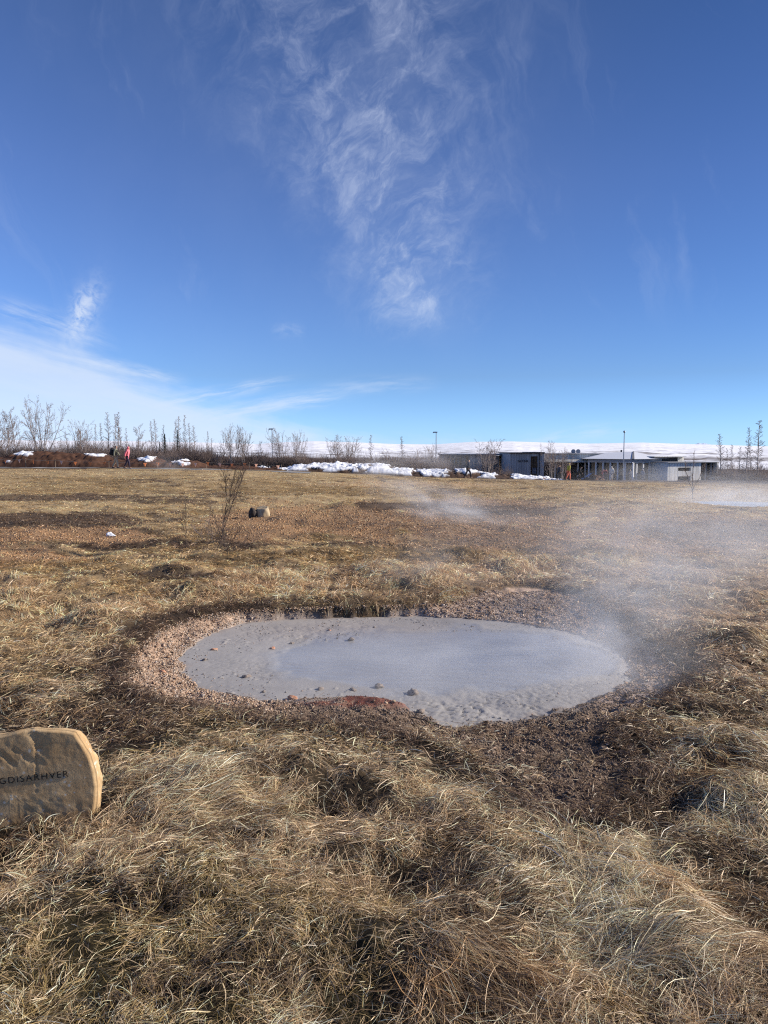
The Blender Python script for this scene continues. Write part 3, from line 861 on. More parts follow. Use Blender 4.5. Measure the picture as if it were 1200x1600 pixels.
def rock(name, loc, size, seed, mat, label, cat='rock', group=None, rough=.35, cuts=7, sub=4, rz=0.0, parent=None, top=None):
    V, Fq = ico(sub); r = random.Random(seed)
    for _ in range(cuts):
        nrm = np.array([r.gauss(0, 1), r.gauss(0, 1), r.gauss(0, .8)]); nrm /= np.linalg.norm(nrm)
        k_ = r.uniform(.55, .85); d = V @ nrm
        V = V - np.clip(d - k_, 0, None)[:, None] * nrm * .92
    nrm = V / np.linalg.norm(V, axis=1)[:, None]
    V = V + nrm * (fbm(V[:, 0] * 2 + seed, V[:, 1] * 2, seed, 5, V[:, 2] * 2)[:, None] - .5) * rough + nrm * (fbm(V[:, 0] * 9 + seed, V[:, 1] * 9, seed + 3, 3, V[:, 2] * 9)[:, None] - .5) * rough * .3
    V = V * np.array(size)
    o = mk(name, V, Fq, mat, parent=parent)
    o.location = loc; o.rotation_euler = (0, 0, rz)
    if label: tag(o, label, cat, group)
    return o


def rock_mat(name, c, c2, lich=None, scale=9):
    m, nt, b = mat_new(name)
    p = objco(nt)
    n = noise(nt, p, scale, 9, .68); n2 = noise(nt, p, scale * 3.5, 6, .7)
    col = mixcol(nt, n.ss(.36, .66), c, c2)
    col = mixcol(nt, 1.0, col, vscale(nt, n2 * .8 + .6), 'MULTIPLY')
    if lich:
        sp = nt.nodes.new('ShaderNodeTexVoronoi'); nt.links.new(p, sp.inputs['Vector']); sp.inputs['Scale'].default_value = scale * 5
        d = X(nt, sp.outputs['Distance']); msk = d.ss(.34, .20) * noise(nt, p, scale * .8, 3).ss(.50, .62)
        col = mixcol(nt, msk * .8, col, lich)
    nt.links.new(col, b.inputs['Base Color']); b.inputs['Roughness'].default_value = .92; b.inputs['Specular IOR Level'].default_value = .15
    nt.links.new(bump(nt, n * .6 + n2 * .5, .8, .006), b.inputs['Normal'])
    return m


M_STONE = rock_mat('sandy_brown_stone', (.42, .27, .135), (.54, .38, .21), (.58, .55, .48), 9)
M_BOULDER = rock_mat('tan_boulder', (.38, .28, .17), (.48, .38, .25), None, 7)
M_SHADEFACE = rock_mat('boulder_shaded_face', (.045, .036, .03), (.09, .07, .058), (.32, .29, .26), 7)  # shade of the boulder's left side put into the stone colour
M_REDROCK = rock_mat('red_pebble', (.46, .20, .11), (.50, .34, .25), None, 40)
M_MUDROCK = rock_mat('mud_coated_pebble', (.19, .165, .15), (.30, .24, .20), None, 40)
M_LETTER = plain('lettering_paint', (.012, .012, .014), .6, .2)


def build_stone():
    """upright name stone at the left edge"""
    Y0 = 3.14
    px = [(-120, 1200), (-95, 1170), (-60, 1156), (-15, 1151), (8, 1148), (28, 1143), (52, 1141), (75, 1144), (100, 1147), (112, 1150), (122, 1167), (134, 1188), (141, 1212), (145, 1238), (144, 1262), (140, 1290), (136, 1330), (60, 1350), (0, 1350), (-60, 1350), (-110, 1340), (-125, 1260)]
    rot = R(9)
    c0 = at(20, 1240, Y0)
    P = np.array([at(u, v, Y0) - c0 for u, v in px])[:, [0, 2]]
    P[:, 0] /= math.cos(rot)
    # resample the outline
    Q = np.concatenate([P, P[:1]]); sg = np.linalg.norm(np.diff(Q, axis=0), axis=1); s = np.concatenate([[0], np.cumsum(sg)])
    N = 260; t = np.linspace(0, s[-1], N, endpoint=False); O = np.stack([np.interp(t, s, Q[:, 0]), np.interp(t, s, Q[:, 1])], 1)
    rings = []
    fr = np.concatenate([np.linspace(.02, .97, 46), [.985, .995, 1.0]])
    for f in fr: rings.append((f, 0.0 + (.006 if f > .98 else 0) + (.006 if f > .99 else 0)))
    for d in np.linspace(.013, .095, 22): rings.append((1.0 + .012 * math.sin(d / .095 * 2.6), d))
    for f in np.linspace(.97, .05, 10): rings.append((f, .095 + .02 * (1 - f)))
    V = []
    for f, d in rings:
        V.append(np.stack([O[:, 0] * f, np.full(N, d), O[:, 1] * f], 1))
    V = np.concatenate(V)
    # broken faces: rough sides, long chips on the upper left of the face
    side = sst(V[:, 1], .004, .03)
    nz = fbm(V[:, 0] * 16, V[:, 2] * 16, 301, 5, V[:, 1] * 30) - .5
    cxz = V[:, [0, 2]] / (np.linalg.norm(V[:, [0, 2]], axis=1)[:, None] + 1e-6)
    V[:, [0, 2]] += cxz * (nz * .028 * side)[:, None]
    front = 1 - sst(V[:, 1], .01, .04)
    V[:, 1] += front * ((fbm(V[:, 0] * 9, V[:, 2] * 9, 305, 5) - .5) * .007 * (.10 + .90 * sst(np.abs(V[:, 2] - .06), .05, .09)) + (fbm(V[:, 0] * 50, V[:, 2] * 50, 306, 3) - .5) * .0020 * (.15 + .85 * sst(np.abs(V[:, 2] - .06), .03, .06)))
    V[:, 2] -= sst(V[:, 1], .0, .10) * .030 * sst(V[:, 2], -.02, .08)
    ch = sst(V[:, 2] - (.035 - .5 * (V[:, 0] + .03)), 0, .03) * sst(fbm((V[:, 0] + V[:, 2]) * 30, (V[:, 2] - V[:, 0]) * 6, 307, 4), .42, .62)
    upl = sst(V[:, 2], .100, .14) * (1 - sst(V[:, 0], .10, .17))
    V[:, 1] += front * upl * (.0015 + ch * .0038)
    gr = np.exp(-((V[:, 0] - .095 - .02 * V[:, 2]) / .0025) ** 2) * sst(V[:, 2], -.01, .0) * front
    V[:, 1] += gr * .004
    k_ = len(rings)
    i = np.arange(k_ - 1)[:, None] * N; j = np.arange(N)[None]; jn = (j + 1) % N
    Fq = np.stack([i + j, i + N + j, i + N + jn, i + jn], -1).reshape(-1, 4)
    a = np.arange(N)
    caps = [np.array([a[::1]]), np.array([(k_ - 1) * N + a[::-1]])]
    root = empty('name_stone', c0, rot)
    tag(root, 'upright brown stone slab with carved dark lettering standing in dry grass', 'name stone')
    o = mk('slab', V, [Fq] + caps, M_STONE, root, smooth=False)
    cu = bpy.data.curves.new('lettering', 'FONT'); cu.body = 'GDISARHVER'; cu.size = .0405; cu.extrude = .0010; cu.offset = -.0005; cu.space_character = 1.22; cu.align_x = 'RIGHT'
    f = bpy.data.objects.new('t', cu); COL.objects.link(f); bpy.context.view_layer.update()
    me = bpy.data.meshes.new_from_object(f.evaluated_get(bpy.context.evaluated_depsgraph_get())); me.name = 'lettering'
    bpy.data.objects.remove(f)
    me.materials.clear(); me.materials.append(M_LETTER)
    l = bpy.data.objects.new('lettering', me); COL.objects.link(l); l.parent = root
    e = at(102, 1219, Y0) - c0
    l.location = (e[0] / math.cos(rot), -.0014, e[2]); l.rotation_euler = (R(90), R(-3.0), 0)
    return root


build_stone()
bz = unproj(410, 797, 0)
Yb = 19.0
p = at(411, 787, Yb); rock('boulder', (p[0], Yb, hz(p[0], Yb) + .12), (.22, .2, .25), 5, M_BOULDER, 'pale tan boulder out in the meadow, its shaded left face a separate dark stone', 'boulder', rough=.22, rz=.4)
p = at(396, 788, Yb); rock('rock', (p[0], Yb - .05, hz(p[0], Yb) + .10), (.11, .17, .22), 8, M_SHADEFACE, 'dark stone added as the shaded left face of the tan boulder', 'rock', rough=.3, rz=.2)  # separate dark stone stands in for the boulder's own shaded face
mudrocks = [
    (335, 1014, .028, 'r', 'flat reddish stone lying on the mud near its left shore'),
    (319, 1030, .024, 'm', 'small brown peaked stone on the mud nearest the left shore'),
    (426, 1012, .026, 'r', 'brick red stone on the mud left of the wet centre'),
    (456, 1004, .022, 'm', 'low reddish crumb of rock on the mud just above the wet centre'),
    (515, 984, .024, 'r', 'small red stone near the far edge of the mud'),
    (385, 1056, .030, 'm', 'dark lump stuck in a pale crust on the left part of the mud'),
    (412, 1079, .018, 'm', 'small pale lump on the mud close to the near shore'),
    (456, 1090, .036, 'r', 'largest red stone on the near shore left of the red clay'),
    (500, 1075, .030, 'm', 'pointed grey lump of mud left of the two at the wet edge'),
    (551, 1077, .030, 'm', 'ragged mud clod in the wet mud behind the red clay'),
    (592, 1072, .036, 'm', 'pale clod standing on a dark foot in the wet mud'),
    (645, 1082, .050, 'm', 'broad rounded hump of mud right of the red clay'),
    (253, 1058, .030, 'r', 'pink stone on the gravel beach left of the mud'),
    (585, 979, .018, 'm', 'dark crumb on the mud along the far shore'),
    (548, 998, .032, 'm', 'pale ridge of dried mud beyond the wet centre'),
    (656, 1113, .030, 'm', 'pale stone on the soil edge right of the red clay'),
]
for i, (u, v, s_, kd, lab) in enumerate(mudrocks):
    p = unproj(u, v, MUDZ + .01); h_ = .48 if u not in (641, 548, 456) else .45
    z_ = max(MUDZ, hz(p[0], p[1])); s_ *= 1.05
    rock('stone', (p[0], p[1], z_ + s_ * .18), (s_, s_ * .75, s_ * h_), 40 + i, M_REDROCK if kd == 'r' else M_MUDROCK, lab, 'stone', 'loose stones in and around the mud pool', rough=1.3, sub=3, rz=i * 1.3)
for i, (u, v, lab) in enumerate([(1000, 1198, 'pale chip of stone on the dark soil right of the bank'), (922, 1190, 'flat tan stone lying on the dark near bank'), (830, 1238, 'small buff stone at the foot of the near bank'), (932, 1272, 'orange tinted stone at the grass edge of the near bank')]):
    p = unproj(u, v, -.03); rock('stone', (p[0], p[1], hz(p[0], p[1]) + .008), (.022, .018, .012), 70 + i, M_BOULDER, lab, 'stone', 'loose stones in and around the mud pool', rough=.5, sub=3, rz=i)

M_SNOW = plain('old_snow', (.80, .82, .86), .7, .08, 3)
p = unproj(172, 838, -.06); rock('snow_lump', (p[0], p[1], hz(p[0], p[1]) + .045), (.10, .07, .05), 12, M_SNOW, 'small white lump of snow lying in dark heather', 'snow lump', rough=.7)
M_DEADWOOD = plain('dead_twig', (.10, .07, .05), .9, .3, 30)
for i, (u0, v0, u1, v1, lab) in enumerate([(353, 1080, 385, 1098, 'thin dead twig lying on the mud near its lower left shore'), (756, 1133, 790, 1141, 'dark stick lying at the near edge of the mud'), (640, 1122, 690, 1135, 'longer dark stick embedded in the near bank')]):
    a = unproj(u0, v0, MUDZ + .02); b = unproj(u1, v1, MUDZ + .02)
    a[2] = max(MUDZ, hz(a[0], a[1])) + .008; b[2] = max(MUDZ, hz(b[0], b[1])) + .008
    m_ = (a + b) / 2 + np.array([0, .008, .006])
    V, Fq = tubes([([a, m_, b], [.004, .0035, .002] if i else [.0022, .002, .0012])], 5)
    tag(mk('twig', V, Fq, M_DEADWOOD), lab, 'twig')


# ------------------------------------------------------------------ far land: snow plain, hills, mountain
def build_far():
    top = [(-500, 690), (0, 689), (200, 690), (330, 692), (400, 694), (450, 691), (490, 689.5), (560, 691.5), (620, 694), (680, 694.5), (700, 693), (740, 690.5), (800, 690), (860, 692), (920, 693.5), (1000, 692), (1060, 694), (1120, 695.5), (1180, 697.5), (1260, 698), (1700, 694)]
    tu = np.array([math.atan((u - 600) / F) for u, v in top]); tv = np.array([v for u, v in top])
    th = np.linspace(-.85, .85, 900); ra = np.exp(np.linspace(math.log(400), math.log(6500), 160))
    T, Rr = np.meshgrid(th, ra); Tf, rf = T.ravel(), Rr.ravel()
    y = rf * np.cos(Tf); x = rf * np.sin(Tf)
    zt = CAMZ + (700 - np.interp(Tf, tu, tv)) * 4500 / F / np.cos(Tf) * np.cos(Tf)
    t = np.clip((rf - 400) / 4100, 0, 1)
    z = -11 + (zt + 11) * t ** .8 - sst(rf, 4500, 6500) * 25
    z += (fbm(Tf * 60, np.log(rf) * 8, 401, 4) - .5) * (1 + 3 * t) * (1 - sst(rf, 3800, 4500) * .75)
    u, v = proj(x, y, z)
    n1 = fbm(Tf * 55, np.log(rf) * 26, 403, 5); n2 = fbm(Tf * 140, np.log(rf) * 60, 405, 4)
    bare = sst(n1, .60, .68) * .35 * (1 - sst(rf, 900, 2600)) + sst(n2, .64, .72) * .28
    band = np.exp(-((v - 708 - 3 * (n1 - .5)) / 2.6) ** 2) * sst(n1, .47, .56) * .7 + np.exp(-((v - 717) / 3.0) ** 2) * .9
    bare = np.clip(bare + band * .8, 0, 1)[:, None]
    c = np.array([.86, .86, .89]) * (1 - bare) + np.array([.13, .105, .095]) * bare
    k_ = len(th); n = len(ra); i = np.arange(n - 1)[:, None] * k_; j = np.arange(k_ - 1)[None]
    Fq = np.stack([i + j, i + j + 1, i + k_ + j + 1, i + k_ + j], -1).reshape(-1, 4)
    tag(mk('snow_hills', np.stack([x, y, z], 1), Fq, attr_mat('far_snow', .9, .1, .06, .01, 0), col=c, smooth=True), kind='structure')
    # a farther peak showing over the plateau
    D = 9000; us = np.linspace(1068, 1125, 60)
    vt = np.interp(us, [1068, 1080, 1086, 1090, 1094, 1099, 1106, 1125], [698, 695.2, 693.6, 692.2, 692.8, 692.6, 694.0, 698])
    xs = (us - 600) / F * D; zt = CAMZ + (700 - vt + .35 * (vn(us * .9, us * 0, 3) - .5)) * D / F
    V, q = [], []
    for yy, hk in ((D - 700, 0), (D - 350, .62), (D, 1), (D + 700, 0)):
        V.append(np.stack([xs * yy / D, np.full(60, yy), -20 + (zt + 20) * hk], 1))
    V = np.concatenate(V); i = np.arange(3)[:, None] * 60; j = np.arange(59)[None]
    Fq = np.stack([i + j, i + j + 1, i + 61 + j, i + 60 + j], -1).reshape(-1, 4)
    tag(mk('mountain', V, Fq, plain('hazy_snow', (.50, .58, .74), .9, .1, .002), smooth=True), kind='structure')  # distance haze put into the blue of the snow colour


build_far()


def mound(name, prof, Yc, dep, snow, cover, soilc, seed, extra=.0):
    us = np.arange(prof[0][0], prof[-1][0], 1.0); top = np.interp(us, [p[0] for p in prof], [p[1] for p in prof])
    ny = 46; tt = np.linspace(-1, 1, ny)
    U, T = np.meshgrid(us, tt)
    Y_ = Yc + T * dep; X_ = (U - 600) / F * (Yc + 0 * Y_)
    zt = CAMZ + (700 - np.interp(U, us, top)) * Yc / F
    zb = height(X_.ravel(), Y_.ravel()).reshape(X_.shape) - .05
    pr = np.clip(1 - np.abs(T) ** 2.2, 0, 1) ** .8
    n = fbm(X_ / .7, Y_ / .7, seed, 5) - .5
    n4 = fbm(X_ / .28, Y_ / .28, seed + 3, 4) - .5
    Z = zb + np.clip(zt - zb, .05, None) * pr + (n * .45 + n4 * (.22 if cover else .15)) * pr ** .5
    u, v = proj(X_, Y_, Z)
    n2 = fbm(X_ / .9 + 5, Y_ / .5, seed + 9, 5); n3 = fbm(X_ / .22, Y_ / .22, seed + 19, 3)
    m = np.zeros_like(U)
    for su, sv, ru, rv in snow:
        q = ((u - su) / ru) ** 2 + ((v - sv) / rv) ** 2 + (n2 - .5) * 4.2 + (n3 - .5) * 1.6
        m = np.maximum(m, sst(-q, -1.05, -.75))
    if cover: n5 = fbm(X_ / 1.5, Z / .45, seed + 29, 4); m = np.maximum(m, sst(n5 * .75 + n2 * .25, .555 - cover, .585 - cover) * sst(pr, .12, .3))
    c = np.array(soilc) * (.45 + 1.1 * n3)[..., None] * (1 - m[..., None]) + np.array([.84, .85, .89]) * (1 - .38 * sst(n3, .56, .74) - .15 * sst(n2, .5, .7))[..., None] * m[..., None]
    Z = Z + m * .10
    k_ = len(us); i = np.arange(ny - 1)[:, None] * k_; j = np.arange(k_ - 1)[None]
    Fq = np.stack([i + j, i + j + 1, i + k_ + j + 1, i + k_ + j], -1).reshape(-1, 4)
    tag(mk(name, np.stack([X_.ravel(), Y_.ravel(), Z.ravel()], 1), Fq, M_SNOWY, col=np.clip(c.reshape(-1, 3), .01, .9)), kind='structure')


mound('dirt_mound', [(-60, 717), (0, 716), (20, 711), (40, 707), (60, 706), (95, 707), (130, 711), (150, 711), (165, 712), (180, 718), (200, 720), (220, 718), (240, 715), (262, 723), (275, 722), (290, 718), (305, 721), (320, 729), (360, 728), (400, 730), (440, 732), (475, 739)], 69, 3.0,
      [(36, 708, 13, 4.5), (14, 722, 10, 1.6), (150, 710, 14, 4), (229, 716, 11, 5), (283, 722, 11, 5), (415, 726, 14, 4), (450, 733, 12, 3)], 0, (.085, .042, .026), 501)
mound('snow_bank', [(440, 735), (460, 729), (480, 726), (500, 727), (530, 725), (560, 727), (590, 726), (620, 731), (650, 735), (680, 736), (700, 735), (725, 734), (750, 738), (780, 741), (800, 743), (830, 746), (870, 750)], 69.5, 3.0, [], .075, (.075, .045, .03), 521)
mound('dirt_mound', [(916, 755), (922, 748), (928, 744), (936, 744), (940, 747), (945, 755)], 70, 1.2, [], 0, (.12, .06, .035), 541)


def build_path():
    xs = np.linspace(-48, -6, 120); V = []
    for yy in (62.4, 63.2, 64.0): V.append(np.stack([xs, np.full(120, yy), height(xs, np.full(120, yy)) + .03], 1))
    V = np.concatenate(V); i = np.arange(2)[:, None] * 120; j = np.arange(119)[None]
    tag(mk('path', V, np.stack([i + j, i + j + 1, i + 121 + j, i + 120 + j], -1).reshape(-1, 4), plain('grey_path', (.26, .25, .24), .9, .2, 2)), kind='structure')


build_path()

# ------------------------------------------------------------------ bare trees
M_BARK = plain('grey_bark', (.31, .265, .235), .9, .3, 12)
M_TWIG = plain('brown_twigs', (.27, .21, .185), .9, .25, 5)
M_TWIG2 = plain('dark_twigs', (.085, .060, .050), .9, .25, 8)
M_NEEDLE = plain('spruce_needles', (.022, .034, .022), .9, .35, 6)


def branch(r, p, d, L, r0, up, n=6, wob=.16):
    pts = [np.array(p, float)]; d = np.array(d, float); d /= np.linalg.norm(d)
    for i in range(n):
        d = d + np.array([r.gauss(0, wob), r.gauss(0, wob), r.gauss(0, wob * .6) + up]); d /= np.linalg.norm(d)
        pts.append(pts[-1] + d * L / n)
    return np.array(pts), np.linspace(r0, r0 * .35, n + 1)


def side_dir(r, d, ang):
    d = np.array(d) / np.linalg.norm(d); a = np.cross(d, [r.gauss(0, 1), r.gauss(0, 1), r.gauss(0, 1)]); a /= np.linalg.norm(a) + 1e-9
    return d * math.cos(ang) + a * math.sin(ang)


def ramify(r, pts, rad, out, level, ratio, count, ang, up, minr):
    L = np.sum(np.linalg.norm(np.diff(pts, axis=0), axis=1))
    for i in range(count):
        t = .22 + .76 * (i + r.random()) / count; k_ = t * (len(pts) - 1); a = min(int(k_), len(pts) - 2); f = k_ - a
        p = pts[a] * (1 - f) + pts[a + 1] * f; d = side_dir(r, pts[a + 1] - pts[a], ang * r.uniform(.7, 1.25))
        l = L * ratio * (1.15 - .7 * t) * r.uniform(.7, 1.2)
        b = branch(r, p, d, l, max(rad[a] * .5, minr), up, 5)
        out.append(b)
        if level > 0: ramify(r, b[0], b[1], out, level - 1, ratio * .95, max(3, int(count * .62)), ang, up, minr)


def make_tree(kind, seed):
    """-> trunk lines, crown lines; about 5 m tall"""
    r = random.Random(seed); trunk, crown = [], []
    if kind == 'birch':
        for i in range(r.randint(6, 8)):
            a = r.uniform(0, 6.28); s = r.uniform(.10, .75)
            b = branch(r, (.08 * math.cos(a), .08 * math.sin(a), 0), (s * math.cos(a), s * math.sin(a), 1), 5 * r.uniform(.72, 1.02), .05, .03, 9, .09)
            trunk.append(b); ramify(r, b[0], b[1], crown, 2, .44, 11, .80, .025, .0115)
    elif kind == 'spire':
        b = branch(r, (0, 0, 0), (r.gauss(0, .02), r.gauss(0, .02), 1), 5, .040, .02, 12, .02); trunk.append(b)
        pts = b[0]
        for i in range(88):
            t = .08 + .92 * i / 88; k_ = t * 12; a = min(int(k_), 11); f = k_ - a; p = pts[a] * (1 - f) + pts[a + 1] * f
            az = r.uniform(0, 6.28); e = r.uniform(.25, .75)
            l = (.52 * (1 - t) ** .7 + .14) * r.uniform(.5, 1.25)
            c = branch(r, p, (math.cos(az), math.sin(az), e), l, .012, .06, 5, .10); crown.append(c)
            ramify(r, c[0], c[1], crown, 0, .50, 7, .7, .05, .0085)
    elif kind == 'sparse':
        b = branch(r, (0, 0, 0), (r.gauss(0, .05), 0, 1), 5, .05, .03, 10, .06); trunk.append(b)
        ramify(r, b[0], b[1], crown, 2, .38, 18, .8, .03, .011)
    elif kind == 'shrub':
        for i in range(r.randint(9, 13)):
            a = r.uniform(0, 6.28); s = r.uniform(.2, .95)
            b = branch(r, (.2 * math.cos(a), .2 * math.sin(a), 0), (s * math.cos(a), s * math.sin(a), 1), 5 * r.uniform(.6, 1.05), .05, .04, 7, .12)
            (trunk if i < 5 else crown).append(b); ramify(r, b[0], b[1], crown, 1, .42, 11, .75, .03, .013)
    return trunk, crown


PROTO = {}
for kind, n_ in (('birch', 3), ('spire', 4), ('sparse', 2), ('shrub', 3)):
    for i in range(n_):
        tl, cl_ = make_tree(kind, 900 + i * 7 + len(kind))
        PROTO[kind, i] = (tubes(tl, 5), tubes(cl_, 3))


def spruce(seed):
    r = random.Random(seed); V, Fq = [], []
    for t in np.linspace(.04, 1, 46):
        R_ = 1.25 * (1 - t) ** .9 + .05; n = int(9 + 14 * (1 - t))
        for i in range(n):
            a = r.uniform(0, 6.28); l = R_ * r.uniform(.6, 1.1); z = 5 * t
            for s_ in np.linspace(.15, 1, 5):
                px, py, pz = l * s_ * math.cos(a), l * s_ * math.sin(a), z - .28 * l * s_ + r.gauss(0, .03)
                w = .16 * (1.2 - s_ * .6)
                for q in range(2):
                    b = len(V); d = Vector((r.gauss(0, 1), r.gauss(0, 1), r.gauss(0, .5))).normalized() * w
                    V += [(px, py, pz), (px + d.x, py + d.y, pz + d.z), (px + d.x * .4 + d.y * .35, py + d.y * .4 - d.x * .35, pz + d.z * .7)]; Fq.append((b, b + 1, b + 2))
    return np.array(V), np.array(Fq)


PCACHE = {}


def tree(kind, i, loc, hgt, wid, rz, label, group, cat='tree', twig=None, name='bare_tree'):
    root = empty(name, loc, rz); s = hgt / 5.0; root.scale = (s * wid, s * wid, s)
    tag(root, label, cat, group)
    if (kind, i) not in PCACHE:
        if kind == 'spruce':
            V, Fq = spruce(i); tv = tubes([(np.array([(0, 0, 0), (0, 0, 2.5), (0, 0, 4.9)]), [.09, .06, .01])], 6)
            a = mk('trunk', *tv, M_BARK, root); b = mk('crown', V, Fq, M_NEEDLE, root)
        else:
            (tv, tf), (cv, cf) = PROTO[kind, i]
            a = mk('trunk', tv, tf, M_BARK, root); b = mk('crown', cv, cf, twig or M_TWIG, root)
        PCACHE[kind, i] = (a, b)
    else:
        for o in PCACHE[kind, i]:
            c = o.copy(); COL.objects.link(c); c.parent = root
    return root


# kind, variant, u, v of the top, distance, width factor, label
GL = 'bare trees behind the dirt mound'; GR = 'bare trees behind the snow bank and buildings'
ORD = ['first', 'second', 'third', 'fourth', 'fifth', 'sixth', 'seventh', 'eighth', 'ninth', 'tenth', 'eleventh', 'twelfth', 'thirteenth', 'fourteenth', 'fifteenth', 'sixteenth', 'seventeenth', 'eighteenth', 'nineteenth', 'twentieth']
TREES = [
    ('birch', 0, 62, 622, 76, .56, 'tallest wide fan shaped bare birch rising above the dirt mound', GL),
    ('sparse', 0, 10, 642, 78, .8, 'thin pale bare tree at the left picture edge, tallest there', GL),
    ('sparse', 1, 24, 650, 82, .8, 'thin bare tree between the left edge and the fan shaped birch', GL),
    ('birch', 1, -8, 650, 80, .8, 'bare birch cut off by the left picture edge', GL),
    ('shrub', 0, 38, 676, 74, .55, 'low bushy bare shrub at the left foot of the fan shaped birch', GL),
    ('birch', 2, 121, 658, 76, .66, 'rounded bare birch, next right of the tall fan shaped birch', GL),
    ('shrub', 1, 88, 682, 74, .6, 'low bare bush filling the gap between the two left birches', GL),
    ('sparse', 0, 215, 666, 78, .9, 'open forked bare tree just right of the pink coated walker', GL),
    ('shrub', 2, 205, 690, 74, .6, 'low bare bush behind the pink coated walker', GL),
    ('shrub', 0, 140, 684, 75, .6, 'low bare bush behind the left snow cap of the dirt mound', GL),
    ('birch', 0, 362, 664, 74, .52, 'bare birch standing directly above the thin foreground sapling', GL),
    ('birch', 1, 380, 672, 74, .50, 'bare birch just right of the one above the sapling', GL),
    ('shrub', 1, 340, 694, 74, .5, 'low bare bush left of the birch above the sapling', GL),
    ('birch', 2, 440, 670, 76, .60, 'wide bare birch between the lamp post and the snow bank', GL),
    ('birch', 0, 464, 673, 75, .5, 'bare birch at the left end of the snow bank', GL),
    ('sparse', 1, 405, 690, 76, .6, 'short sparse tree left of the small lamp post', GL),
    ('birch', 1, 527, 684, 78, .85, 'bare birch with two fans of branches above the middle of the snow bank', GR),
    ('birch', 2, 543, 683, 80, .75, 'bare birch leaning right beside the two fanned birch', GR),
    ('shrub', 2, 500, 702, 76, .6, 'low bare bush above the left hump of the snow bank', GR),
    ('spire', 0, 578, 679, 82, 1.1, 'lone slim bare tree above the snow bank with open sky around it', GR),
    ('spire', 1, 627, 681, 84, 1.1, 'slim bare tree left of the tall lamp post', GR),
    ('shrub', 0, 608, 700, 76, .7, 'low bare bush between the two slim trees', GR),
    ('shrub', 1, 655, 697, 76, .7, 'low bare bush left of the tall lamp post', GR),
    ('birch', 0, 672, 694, 78, .6, 'small bare birch right beside the tall lamp post', GR),
    ('birch', 2, 764, 687, 78, .85, 'bare birch in front of the dark building', GR),
    ('birch', 1, 862, 694, 74, .62, 'bare birch at the right edge of the wall with the sign', GR),
    ('birch', 0, 878, 700, 76, .7, 'bare birch in front of the pale wood fascia', GR),
    ('spire', 2, 1128, 677, 82, 1.3, 'slim bare tree just right of the building end', GR),
    ('spire', 3, 1167, 667, 76, 1.0, 'dense slim bare tree, second tallest at the right edge', GR),
    ('spire', 0, 1188, 656, 78, 1.35, 'tallest slim bare tree at the right picture edge', GR),
    ('spire', 1, 1148, 694, 84, 1.2, 'short slim bare tree between the taller ones at the right', GR),
    ('spire', 2, 1157, 697, 82, 1.2, 'short slim bare tree touching the dense one at the right', GR),
    ('spire', 3, 1177, 690, 82, 1.2, 'short slim bare tree between the two tallest at the right edge', GR),
    ('spire', 0, 1138, 700, 86, 1.2, 'smallest slim bare tree near the building end', GR),
]
for i, (u, v, Y) in enumerate([(148, 662, 82), (155, 660, 80), (168, 643, 80), (176, 646, 78), (183, 643, 80), (190, 650, 82), (198, 668, 84), (238, 657, 80), (244, 654, 78), (252, 663, 82), (272, 655, 82), (280, 650, 79), (287, 648, 78), (294, 660, 80), (303, 664, 79), (322, 673, 80), (330, 684, 82), (107, 672, 84), (136, 672, 84)]):
    TREES.append(('spire', i % 4, u, v, Y, .8 + .25 * ((i * 7) % 3) / 2, None, GL))
sp = sorted([t for t in TREES if t[6] is None], key=lambda t: t[2])
for i, t in enumerate(sp):
    h_ = 'tall' if t[3] < 655 else ('medium high' if t[3] < 666 else 'short')
    lab = '%s slim bare tree, %s from the left behind the dirt mound' % (h_, ORD[i])
    TREES[TREES.index(t)] = t[:6] + (lab, t[7])
for i, (kind, var, u, v, Y, w, lab, grp) in enumerate(TREES):
    p = at(u, v, Y); g = hz(p[0], Y)
    top = 5.0 if kind != 'birch' else 4.7
    tree(kind, var, (p[0], Y, g - .05), (p[2] - g) * 5.0 / top, w, i * 2.1, lab, grp)
for i, (u, v, Y, w, lab) in enumerate([(257, 678, 76, 1.0, 'dark green spruce standing clear at the left of the bare grove'), (277, 672, 78, .62, 'taller narrow dark spruce hidden among bare trees'), (249, 690, 78, .7, 'smallest dark spruce at the left of the clear standing spruce'), (674, 712, 80, .9, 'dark little spruce beside the tall lamp post')]):
    p = at(u, v, Y); g = hz(p[0], Y); tree('spruce', 3, (p[0], Y, g - .05), p[2] - g, w, i, lab, 'small spruces', 'spruce', name='spruce_tree')


